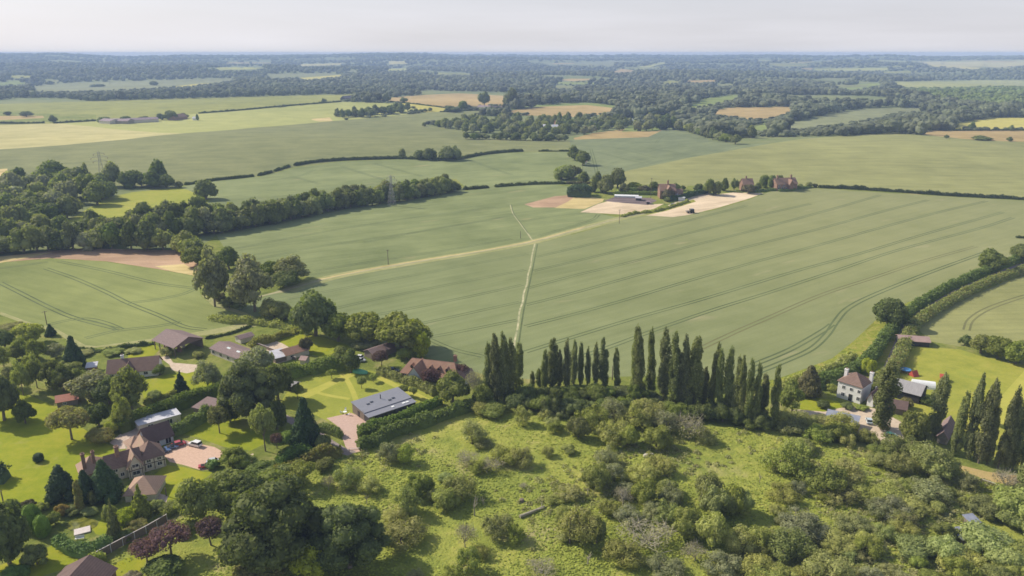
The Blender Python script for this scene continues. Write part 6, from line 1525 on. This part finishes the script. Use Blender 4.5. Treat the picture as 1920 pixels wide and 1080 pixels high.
    V('dark_garden_shed', (536,733), (552,735), 3.2, 2.2, 3.0, 'sheet_grey', 'wall_dark', 'dark little shed at the left end of the mown garden', 'shed')
    V('dark_gable_house', (80,1136), (176,1140), 8, 3.0, 6.2, 'roof_dark', 'wall_brick', 'house cut by the bottom edge, only its dark gable roof in view', ax='y')
    # right-hand farmstead
    r, L = V('white_cottage', (1568,744), (1612,758), 7.2, 5.4, 7.9, 'roof_brown', 'wall_white', 'white two storey cottage with hipped brown roof and white chimneys', kind='hip', zs=1.02,
        wins=[(1.8,0,.9,1.1,1.2,'f'),(6.4,0,.9,1.1,1.2,'f'),(1.8,0,3.2,1,1.1,'f'),(6.4,0,3.2,1,1.1,'f'),(8.82,6.2,3.2,1,1.1,'r'),(4.1,0,3.2,1,1.1,'f'),(4.1,0,.1,1.1,2.1,'f','timber_dark')],
        chim=[(0.6,3.6,4.5,8.2,.9,'wall_white'),(7.0,6.4,4.5,8.2,.9,'wall_white')], vols=[(8.83,10.6,0.6,5.2,'y',2.6,4.4,'gable','wall_white','roof_dark')])
    V('black_barn', (1670,744), (1722,758), 8, 3.3, 5.6, 'sheet_grey', 'wall_black', 'black boarded barn with grey sheet roof', 'barn', wins=[(2.5,0,.1,2.4,2.3,'f','timber_dark')])
    V('red_roofed_store', (1667,774), (1697,780), 5, 2.3, 4.0, 'roof_dark', 'wall_wood', 'small store with brownish red roof in front of the black barn', 'shed')
    r, L = V('stable_block', (1547,796), (1604,809), 4.6, 2.3, 2.9, 'sheet_blue', 'wall_brick', 'long stable with blue grey roof along the yard', 'stable', kind='mono', wins=[(2,0,.1,1.1,2,'f','timber_dark'),(5,0,.1,1.1,2,'f','timber_dark'),(8,0,.1,1.1,2,'f','timber_dark')])
    V('field_shelter', (1686,647), (1742,651), 5.5, 2.2, 3.4, 'sheet_pink', 'wall_dark', 'low field shelter with faded pink roof by the lower lane hedge', 'shelter')
    V('stone_barn', (1756,830), (1775,835), 11, 2.6, 4.4, 'sheet_brown', 'wall_stone', 'stone barn half hidden behind the right poplars', 'barn', ax='y')
    V('blue_roofed_hut', (1803,1024), (1819,1021), 2.8, 2.0, 2.6, 'sheet_blue', 'wall_wood', 'little hut with blue roof among the orchard bushes, lower of two', 'hut', kind='mono')
    V('blue_roofed_hut', (1824,998), (1838,996), 2.8, 2.0, 2.6, 'sheet_blue', 'wall_wood', 'little hut with blue roof among the orchard bushes, upper of two', 'hut', kind='mono')
    V('red_field_shed', (1763,715), (1769,716), 2.4, 1.8, 2.4, 'red_paint', 'red_paint', 'tiny red shed on the right-hand paddock', 'shed')
    # farm on the rise
    V('brick_farmhouse', (1237,373), (1266,373), 9, 5.6, 9.2, 'roof_orange', 'wall_brick', 'tall brick farmhouse with orange roof beside the dark creeper', zs=1.05, wins=[(2,0,1,1.4,1.5,'f'),(9,0,1,1.4,1.5,'f'),(2,0,3.6,1.4,1.4,'f'),(9,0,3.6,1.4,1.4,'f')],
        vols=[(4,8,-2,4,'y',5.4,8.8,'gable'),(11.8,16,1,7,'x',3.2,6.0,'gable','wall_white','roof_orange')], chim=[(6,4.5,8,11.5,1.0)])
    V('white_gabled_annexe', (1266,373), (1275,371), 5, 2.6, 4.6, 'metal_pale', 'wall_white', 'small white gabled building right of the brick farmhouse', 'annexe', ax='y')
    V('small_red_farmhouse', (1393,359), (1412,359), 8, 4.8, 8.4, 'roof_orange', 'wall_brick', 'small red roofed farmhouse behind the purple brown tree', zs=1.05, chim=[(3,4,7.5,10,.9)])
    V('long_brick_house', (1456,358), (1494,357), 9, 4.8, 8.4, 'roof_orange', 'wall_brick', 'long brick house with red roof at the end of the farm row', zs=1.05, wins=row(15,5,0,1.2,1.4,1.5)+row(15,4,0,3.1,1.3,1.2), chim=[(2,4,7.5,10.4,1),(13,4,7.5,10.4,1)], vols=[(9,12.5,-1.6,4,'y',4.6,7.8,'gable')])
    r, L = V('glasshouse', (1152,369.5), (1197,371), 4, 1.0, 1.8, 'poly_white', 'glass_pale', 'long white glasshouse beside the dark beds', 'glasshouse', over=.05)
    V('white_store', (1272,376), (1284,375.5), 3, 2.2, 2.6, 'poly_white', 'wall_white', 'small white box shed between farmhouse and sandy field', 'shed', kind='flat')
    V('garden_store', (1192,376), (1202,376.5), 4, 2.2, 3.2, 'metal_pale', 'wall_dark', 'little grey store at the right of the dark beds', 'shed')
    V('dark_field_shed', (1213,383), (1218,383), 3, 2.0, 2.4, 'sheet_purple', 'wall_black', 'small dark shed on the corner of the dark beds', 'shed')
    V('pink_shed', (1094,307), (1100,307), 5, 2.4, 4.0, 'sheet_pink', 'wall_white', 'tiny pink roofed shed beside the valley trees', 'shed')
    # far farms and hamlet
    S_ = 'sheet_purple'
    for nm, A, B, W, e, rd, rf, wl, lab in [
        ('long_farm_shed',(186,231.5),(206,233),18,5,8,S_,'wall_cream','pale walled farm shed at the left end of the far farm'),
        ('long_farm_shed',(207,232),(240,232.5),16,5,8,S_,'wall_stone','dark walled farm shed, second from the left of the far farm'),
        ('long_farm_shed',(241,231.5),(298,228.5),16,5,8,S_,'wall_cream','longest farm shed with pale front in the far farm'),
        ('far_farmhouse',(330,226),(352,223),14,5,10,'roof_orange','wall_brick','far farmhouse with reddish roof right of the long sheds'),
        ('white_hut',(361,225.5),(368,225.5),6,3.5,6,'metal_pale','wall_white','white hut at the right end of the far farm'),
        ('far_cottage',(647,188.5),(667,187.5),12,6,12,S_,'wall_dark','dark roofed house by itself beside the far tan field'),
        ('purple_barn',(894,205.5),(916,207),16,5,9,S_,'wall_cream','left barn of the purple roofed farm'),
        ('purple_barn',(907,209),(931,208),14,4.5,8,S_,'wall_white','front barn with white wall of the purple roofed farm'),
        ('purple_barn',(931,207.5),(952,205.5),14,4.5,8,S_,'wall_stone','right barn of the purple roofed farm'),
        ('pink_farmhouse',(949,203),(958,203),10,6,11,'roof_pinkred','wall_cream','pinkish farmhouse under the tall tree of the purple roofed farm'),
        ('hamlet_house',(1011,243),(1021,243.5),9,5,8,'metal_pale','wall_white','left white house of the distant hamlet'),
        ('hamlet_house',(1036,243.5),(1047,243.5),9,5,8,'metal_pale','wall_white','right white house of the distant hamlet'),
        ('hamlet_house',(1042,239),(1055,239),9,6,11,'roof_pinkred','wall_brick','red roofed house of the distant hamlet'),
        ('hamlet_house',(1180,219),(1198,218.5),12,5,9,'sheet_pink','wall_white','pink roofed house right of the distant hamlet'),
        ('hamlet_house',(1180,231),(1187,231),9,5,8,'metal_pale','wall_white','tiny white house among trees right of the distant hamlet')]:
        V(nm, A, B, W, e, rd, rf, wl, lab, 'barn' if 'shed' in nm or 'barn' in nm else 'house')

# ---------------------------------------------------------------- vehicles and small things
def car(kind, paint):
    r = empty('parked_car'); b = MB(); c = MB(); g = MB()
    if kind == 'suv': Lh, Wd, bh, rh = 2.25, .92, 1.02, 1.75; cab = (-2.15, 1.05, -1.95, .35)
    elif kind == 'open': Lh, Wd, bh, rh = 2.0, .86, .85, 1.2; cab = (-.3, .75, .15, .5)
    else: Lh, Wd, bh, rh = 2.1, .88, .92, 1.45; cab = (-1.75, 1.15, -1.2, .45)
    prof = [(-Lh,.35),(-Lh,.75),(-Lh+.12,bh),(cab[1],bh),(Lh-.25,bh-.14),(Lh,bh-.35),(Lh,.35)]
    n = len(prof); vs = [(x,-Wd,z) for x, z in prof]+[(x,Wd,z) for x, z in prof]
    b.add(vs, [tuple(range(n)), tuple(range(2*n-1,n-1,-1))]+[(i,i+n,(i+1)%n+n,(i+1)%n) for i in range(n)]); body = b.build('body', MATS['paint_'+paint], r, bevel=.06)
    i = .14
    cv = [(cab[0],-Wd+.04,bh-.02),(cab[1],-Wd+.04,bh-.02),(cab[1],Wd-.04,bh-.02),(cab[0],Wd-.04,bh-.02),(cab[2],-Wd+i,rh),(cab[3],-Wd+i,rh),(cab[3],Wd-i,rh),(cab[2],Wd-i,rh)]
    g.add(cv, [(4,5,6,7),(0,1,5,4),(1,2,6,5),(2,3,7,6),(3,0,4,7)]); g.build('glazing', MATS['glass_dark'], r)
    if kind != 'open': c.box(cab[2]-.02, cab[3]+.02, -Wd+i-.02, Wd-i+.02, rh, rh+.05); c.build('roof_panel', MATS['paint_'+paint], r, bevel=.02)
    else: c.box(-1.3,-.4,-.6,.6,.84,1.0); c.build('seats', MATS['wall_black'], r)
    for x in (-Lh+.75, Lh-.75):
        for y in (-Wd, Wd-.2):
            w = MB(); w.lathe([(.22,0),(.33,.02),(.33,.18),(.22,.2)], 14, (x,y,.33), 'y'); wh = w.build('wheel', MATS['tyre'], r)
            q = MB(); q.lathe([(.2,-.01),(.2,.21)], 10, (x,y,.33), 'y'); q.build('rim', MATS['rim'], wh)
    for y in (-.62,.62): m = MB(); m.box(Lh-.06, Lh+.02, y-.17, y+.17, bh-.32, bh-.18); m.build('headlight', MATS['glass_pale'], r)
    for y in (-.7,.7): m = MB(); m.box(-Lh-.02, -Lh+.04, y-.1, y+.1, .65, .85); m.build('tail_light', MATS['red_paint'], r)
    return r
def put(o, u, v, rz=0.0, label=None, cat=None, group=None, dz=0.0):
    p = hit(u, v); o.location = (p[0], p[1], p[2]+dz); o.rotation_euler = (0,0,rz); tag(o, label, cat, group); return o
def things():
    for kind, paint, u, v, rz, lab in [
        ('suv','white',366,836,2.75,'white estate car standing alone on the gravel court'),
        ('open','blue',307,848,0.55,'blue open topped car nearest the manor wall'),
        ('open','blue',322,841,0.55,'blue open topped car between another blue one and the red one'),
        ('hatch','red',336,835,0.6,'red car at the end of the row by the barn wing'),
        ('open','red',386,876,0.35,'red and white car at the lower edge of the gravel court'),
        ('hatch','silver',401,868,0.35,'silver car partly under the bushes by the gravel court'),
        ('hatch','silver',676,678,0.1,'silver car below the timber shed, right of the dark tree'),
        ('hatch','white',673,672,2.9,'white car beside the silver one near the timber shed'),
        ('suv','navy',737,697,0.0,'dark blue car at the left end of the red tiled house'),
        ('hatch','green',1669,819,0.1,'dark green car in the brown yard'),
        ('hatch','paleblue',1629,792,1.3,'pale blue car left of the big poplar in the yard'),
        ('hatch','silver',1262,385,0.2,'silver car parked beyond the brick farmhouse garden')]:
        c = car(kind, paint); put(c, u, v, rz, lab, 'car'); c.scale = (.86,.86,.86)
    # farm vehicle on the sand: tractor with trailer box
    r = empty('farm_vehicle'); m = MB(); m.box(-1.0,1.6,-1.2,1.2,.7,2.6); m.build('body', MATS['paint_black'], r, bevel=.1); m = MB(); m.box(-3.6,-1.2,-1.1,1.1,.7,1.6); m.build('trailer', MATS['wall_stone'], r, bevel=.05)
    for x, rr in ((-2.4,.5),(-.3,.8),(1.2,.55)):
        for y in (-1.45,1.2): m = MB(); m.lathe([(rr*.6,0),(rr,.03),(rr,.22),(rr*.6,.25)], 14, (x,y,rr), 'y'); m.build('wheel', MATS['tyre'], r)
    put(r, 1296, 399, 0.15, 'dark farm vehicle with trailer alone on the sandy field', 'tractor')
    # lattice pylons
    def pylon(u, v, hpx, lab):
        p = hit(u, v); h = hpx/ppm(p)/math.cos(math.atan2(HC, p[1])); r = empty('pylon'); m = MB(); w0, w1 = h*.11, h*.025; lv = [0,.16,.3,.42,.53,.63,.72,.8,.88,.95]
        def c(t): w = w0+(w1-w0)*min(1, t/.72); return [(-w,-w*.8,h*t),(w,-w*.8,h*t),(w,w*.8,h*t),(-w,w*.8,h*t)]
        for a, b in zip(lv[:-1], lv[1:]):
            A, B = c(a), c(b)
            for k in range(4): m.tube(A[k], B[k], .09, .08, 4); m.tube(A[k], B[(k+1)%4], .045, .045, 3); m.tube(A[(k+1)%4], B[k], .045, .045, 3); m.tube(B[k], B[(k+1)%4], .04, .04, 3)
        m.tube((0,0,h*.95),(0,0,h), .12, .05, 4); m.build('tower', MATS['pylon_steel'], r)
        for t, s in ((.72,.16),(.82,.20),(.92,.13)):
            k = MB(); k.tube((-h*s,0,h*t),(h*s,0,h*t),.06,.06,4); k.tube((-h*s,0,h*t),(0,0,h*(t+.05)),.08,.08,3); k.tube((h*s,0,h*t),(0,0,h*(t+.05)),.08,.08,3); k.build('cross_arm', MATS['pylon_steel'], r)
            for sx in (-1, 1): q = MB(); q.lathe([(.05,-1.4),(.15,-1.2),(.15,-.3),(.05,0)], 6, (sx*h*s,0,h*t)); q.build('insulator', MATS['wall_brick'], r)
        put(r, u, v, 0.6, lab, 'pylon')
    pylon(735,386,58,'lattice pylon standing before the long tree belt'); pylon(195,352,68,'faint lattice pylon rising behind the left wood')
    def pole(u, v, hpx, lab, arm=True):
        p = hit(u, v); h = hpx/ppm(p)/math.cos(math.atan2(HC, p[1])); r = empty('utility_pole'); m = MB(); m.tube((0,0,-.3),(0,0,h),.17,.12,8); m.build('pole', MATS['pole_wood'], r)
        if arm: m = MB(); m.box(-.9,.9,-.06,.06,h-.5,h-.35); m.build('cross_arm', MATS['pole_wood'], r)
        put(r, u, v, 0.4, lab, 'utility pole')
    pole(728,496,28,'wooden pole on the farm track below the pylon'); pole(1161,419,26,'wooden pole at the edge of the left sandy patch'); pole(88,609,26,'wooden pole at the corner of the left wheat field'); pole(7,945,24,'short wooden pole at the left frame edge of the big lawn', False)
    pole(976,447,14,'small pole near the crossing of the two footpaths', False); pole(1068,952+68,46,'thin pole standing in front of a dense bush in the orchard', False); pole(1220,372,38,'wooden pole left of the brick farmhouse'); pole(1148,712,26,'thin post left of the last slender poplar', False); pole(312,930,15,'dark garden post on the manor lawn', False)
    # pond, deck, seats
    W = hits(*zip(*cr([(122,985),(135,976),(155,971),(176,974),(184,980),(176,990),(150,996),(130,994),(122,985)],3)[:-1]))
    z = float(W[:,2].mean())+.06; m = MB(); m.poly([(a,b,z) for a,b,_ in W]); o = m.build('pond_water', MATS['water']); o['kind'] = 'structure'
    a, L, rz, z = frame_AB((139,1006),(170,998)); r = empty('pond_deck', (a[0],a[1],z), rz); tag(r, 'pale wooden deck on the near shore of the pond', 'deck'); m = MB(); m.box(0,L,0,2.4,.05,.3); m.build('boards', MATS['deck'], r)
    for x in (.2, L-.2):
        for y in (.2, 2.2): m = MB(); m.box(x-.08,x+.08,y-.08,y+.08,-.4,.05); m.build('leg', MATS['fence_wood'], r)
    r = empty('garden_bench'); m = MB(); m.box(-.9,.9,-.25,.25,.42,.47); m.build('seat', MATS['poly_white'], r); m = MB(); m.box(-.9,.9,.22,.27,.5,.9); m.build('backrest', MATS['poly_white'], r)
    for x in (-.8,.8):
        for y in (-.2,.2): m = MB(); m.box(x-.03,x+.03,y-.03,y+.03,0,.42); m.build('leg', MATS['poly_white'], r)
    put(r, 150, 1012, 0.3, 'white bench below the pale pond deck', 'bench')
    # fences
    def fence(name, pts, h, lab, mat='fence_wood', sp=2.4, boards=True, pw=.12):
        P = hits(*zip(*pts)); Q, s = resample(P, sp); Z = H(Q[:,0], Q[:,1]); c0 = Vector((Q[0][0], Q[0][1], Z[0])); r = empty(name, c0); tag(r, lab, 'fence')
        pts3 = [Vector((Q[i][0], Q[i][1], Z[i]))-c0 for i in range(len(Q))]
        for p in pts3: m = MB(); m.box(p.x-pw/2,p.x+pw/2,p.y-pw/2,p.y+pw/2,p.z-.3,p.z+h+.06); m.build('post', MATS['poly_white' if mat == 'fence_wood' and boards == 2 else mat], r)
        m = MB(); t = MB()
        for p, q in zip(pts3[:-1], pts3[1:]):
            d = (q-p).normalized(); n = Vector((-d.y, d.x, 0))*.03; zz = Vector((0,0,1))
            lo, hi = (.05, h-.05) if boards else (h*.55, h*.65)
            m.add([p-n+zz*lo, q-n+zz*lo, q+n+zz*lo, p+n+zz*lo, p-n+zz*hi, q-n+zz*hi, q+n+zz*hi, p+n+zz*hi], [(0,3,2,1),(4,5,6,7),(0,1,5,4),(1,2,6,5),(2,3,7,6),(3,0,4,7)])
            n2 = n*2.6; t.add([p-n2+zz*(h-.04), q-n2+zz*(h-.04), q+n2+zz*(h-.04), p+n2+zz*(h-.04), p-n2+zz*(h+.04), q-n2+zz*(h+.04), q+n2+zz*(h+.04), p+n2+zz*(h+.04)], [(0,3,2,1),(4,5,6,7),(0,1,5,4),(1,2,6,5),(2,3,7,6),(3,0,4,7)])
        m.build('panel', MATS[mat], r); t.build('top_rail', MATS['deck'], r)
    fence('wooden_fence', [(140,1074),(170,1056),(230,1024),(280,998),(314,978)], 1.9, 'long wooden garden fence running diagonally past the purple plums', boards=2)
    fence('wooden_fence', [(480,648),(500,655),(530,667),(556,676)], 1.2, 'low boarded fence on the right side of the pale yard')
    fence('post_fence', [(1840,905),(1870,915),(1900,922)], 1.0, 'post and rail fence by the orange dry patch', boards=0)
    fence('post_fence', [(655,848),(668,850),(676,846)], 1.0, 'short gate fence at the mouth of the pink drive', boards=0)
    # odds and ends
    def simple(name, build, u, v, rz, lab, cat, dz=0): r = empty(name); build(r); put(r, u, v, rz, lab, cat, dz=dz); return r
    def tramp(r):
        m = MB(); m.lathe([(1.75,.85),(1.75,.95),(1.4,.97)], 20); m.build('pad', MATS['blue_paint'], r); m = MB(); m.lathe([(1.38,.90),(1.38,.93)], 20); m.build('mat', MATS['wall_black'], r)
        for k in range(4): a = k*1.57; m = MB(); m.tube((1.6*math.cos(a),1.6*math.sin(a),0),(1.6*math.cos(a),1.6*math.sin(a),.86),.05,.05,6); m.build('leg', MATS['rim'], r)
    simple('trampoline', tramp, 1697, 697, 0, 'blue round trampoline on the paddock edge', 'trampoline')
    def tent(mat, s):
        def f(r):
            m = MB(); m.add([(-s,-s,0),(s,-s,0),(s,s,0),(-s,s,0),(-s,0,s*1.5),(s,0,s*1.5)], [(0,1,5,4),(2,3,4,5),(1,2,5),(3,0,4)]); m.build('canvas', MATS[mat], r); m = MB(); m.box(s-.02,s+.03,-.35,.35,0,1.0); m.build('flap', MATS['wall_cream'], r)
        return f
    simple('play_tent', tent('red_paint', 1.2), 1713, 704, .4, 'red play tent beside the blue trampoline', 'tent')
    def tunnel(r):
        m = MB(); n = 10; A = [(0, 1.7*math.cos(math.pi*i/n), 2.0*math.sin(math.pi*i/n)) for i in range(n+1)]; B = [(6.5,)+a[1:] for a in A]
        m.add(A+B, [(i,i+1,i+n+2,i+n+1) for i in range(n)]+[tuple(range(n+1)), tuple(range(2*n+1,n,-1))]); m.build('cover', MATS['poly_white'], r)
        m = MB(); m.box(-.04,-.003,-.5,.5,0,1.6); m.build('door', MATS['glass_pale'], r)
    simple('polytunnel', tunnel, 1709, 722, -.35, 'white polytunnel behind the black barn', 'polytunnel')
    def boat(r):
        m = MB(); n = 9; V_ = []; F_ = []
        for i in range(n):
            t = i/(n-1); x = -2.6+5.2*t; w = 1.05*math.sin(math.pi*min(.97, .12+t*.85))**.6; hh = .9+.35*math.sin(math.pi*t)
            V_ += [(x,-w,.15),(x,-w,.75),(x,0,hh+.3),(x,w,.75),(x,w,.15)]
        for i in range(n-1):
            for j in range(4): F_.append((i*5+j, i*5+j+1, (i+1)*5+j+1, (i+1)*5+j))
        F_ += [tuple(range(5)), tuple(range(5*n-1, 5*n-6, -1))]; m.add(V_, F_); m.build('cover', MATS['green_cover'], r, smooth=True)
        for x in (-1.4,1.4): m = MB(); m.box(x-.1,x+.1,-.8,.8,0,.2); m.build('cradle', MATS['fence_wood'], r)
    simple('covered_boat', boat, 676, 700, -.3, 'boat under a bright green cover at the garden hedge', 'boat')
    def tank(r):
        m = MB(); m.lathe([(.05,-1.3),(.5,-1.15),(.62,-.9),(.62,.9),(.5,1.15),(.05,1.3)], 14, (0,0,.85), 'x'); m.build('vessel', MATS['poly_white'], r, smooth=True)
        for x in (-.7,.7): m = MB(); m.box(x-.1,x+.1,-.4,.4,0,.5); m.build('foot', MATS['wall_stone'], r)
    simple('gas_tank', tank, 491, 604, .6, 'white gas tank at the foot of the willows', 'tank')
    def parasol(r):
        m = MB(); m.lathe([(1.9,2.1),(1.0,2.55),(.05,2.8)], 8); m.build('canopy', MATS['orange_cloth'], r); m = MB(); m.tube((0,0,0),(0,0,2.7),.04,.04,6); m.build('pole', MATS['fence_wood'], r)
    simple('parasol', parasol, 287, 826, 0, 'pale orange parasol behind the dark barn wing roof', 'parasol')
    def table(r):
        m = MB(); m.lathe([(.6,.7),(.6,.74)], 14); m.build('table_top', MATS['poly_white'], r)
        for k in range(3): a = k*2.1; m = MB(); m.tube((.4*math.cos(a),.4*math.sin(a),0),(.1*math.cos(a),.1*math.sin(a),.7),.03,.03,5); m.build('leg', MATS['rim'], r)
    simple('garden_table', table, 647, 776, 0, 'white round garden table by the grey roofed house', 'table')
    def chair_(r):
        m = MB(); m.box(-.25,.25,-.25,.25,.42,.47); m.build('seat', MATS['poly_white'], r); m = MB(); m.box(-.25,.25,.22,.27,.47,.95); m.build('backrest', MATS['poly_white'], r)
        for x in (-.22,.22):
            for y in (-.22,.22): m = MB(); m.box(x-.02,x+.02,y-.02,y+.02,0,.42); m.build('leg', MATS['poly_white'], r)
    for i, (u, v, a, l) in enumerate([(640,775,1.6,'white garden chair left of the round table'),(654,779,-1.4,'white garden chair right of the round table'),(648,770,0,'white garden chair behind the round table')]): simple('garden_chair', chair_, u, v, a, l, 'chair')
    def log(r):
        m = MB(); m.tube((-3.6,0,.35),(0,0,.45),.42,.34,9); m.tube((0,0,.45),(3.4,.5,.35),.34,.2,8); m.build('stem', MATS['dead_wood'], r)
        m = MB(); m.tube((1.2,.1,.5),(2.2,-1.1,1.3),.14,.05,6); m.tube((2.4,.4,.4),(3.4,1.5,1.0),.1,.04,6); m.build('branch', MATS['dead_wood'], r)
    simple('fallen_trunk', log, 1000, 962, .55, 'fallen grey trunk lying in the orchard grass', 'fallen tree')
    def heap(r):
        rng = random.Random(5)
        m = MB()
        for k in range(9): x, y, s = rng.uniform(-1,1), rng.uniform(-.6,.6), rng.uniform(.2,.45); m.box(x-s,x+s,y-s*.7,y+s*.7,-.1,s*1.2)
        m.build('rubble', MATS['wall_cream'], r, bevel=.06)
    simple('stone_heap', heap, 1216, 855, .2, 'pale heap of rubble at the lower edge of the big scrub clump', 'heap')
    for u, v, l in [(978,940,'dark mossy stump left of the fallen trunk'),(965,1000,'dark mossy stump at the edge of a shrub below the fallen trunk'),(1195,905,'grey stump among the middle bushes')]:
        def stump(r): m = MB(); m.lathe([(.75,-.1),(.6,.3),(.55,.6),(.3,.7)], 9); m.build('stump_wood', MATS['bark'], r)
        simple('tree_stump', stump, u, v, 0, l, 'stump')
import time as _t
_t0 = _t.time()
def lap(s): print('LAP', s, round(_t.time()-_t0, 1), flush=True)
setup_world(); setup_haze(); build_ground(); lap('ground')
plant_mats(); leaf_mat('leaf_grass', lin(.34,.37,.085), var=.2, hue=.03, trans=.3)
poplars(); lap('poplars'); singles(); lap('singles'); mid_trees(); lap('mid'); orchard(); lap('orchard'); hedges(); lap('hedges'); grass_tufts(); leaf_mat('leaf_under', lin(.33,.33,.11), var=.28, trans=.3, warm=lin(.36,.30,.16)); undergrowth(); woods(); lap('woods'); build_mats(); buildings(); things(); lap('woods')
for o in bpy.data.objects:
    if 'px' in o: del o['px']
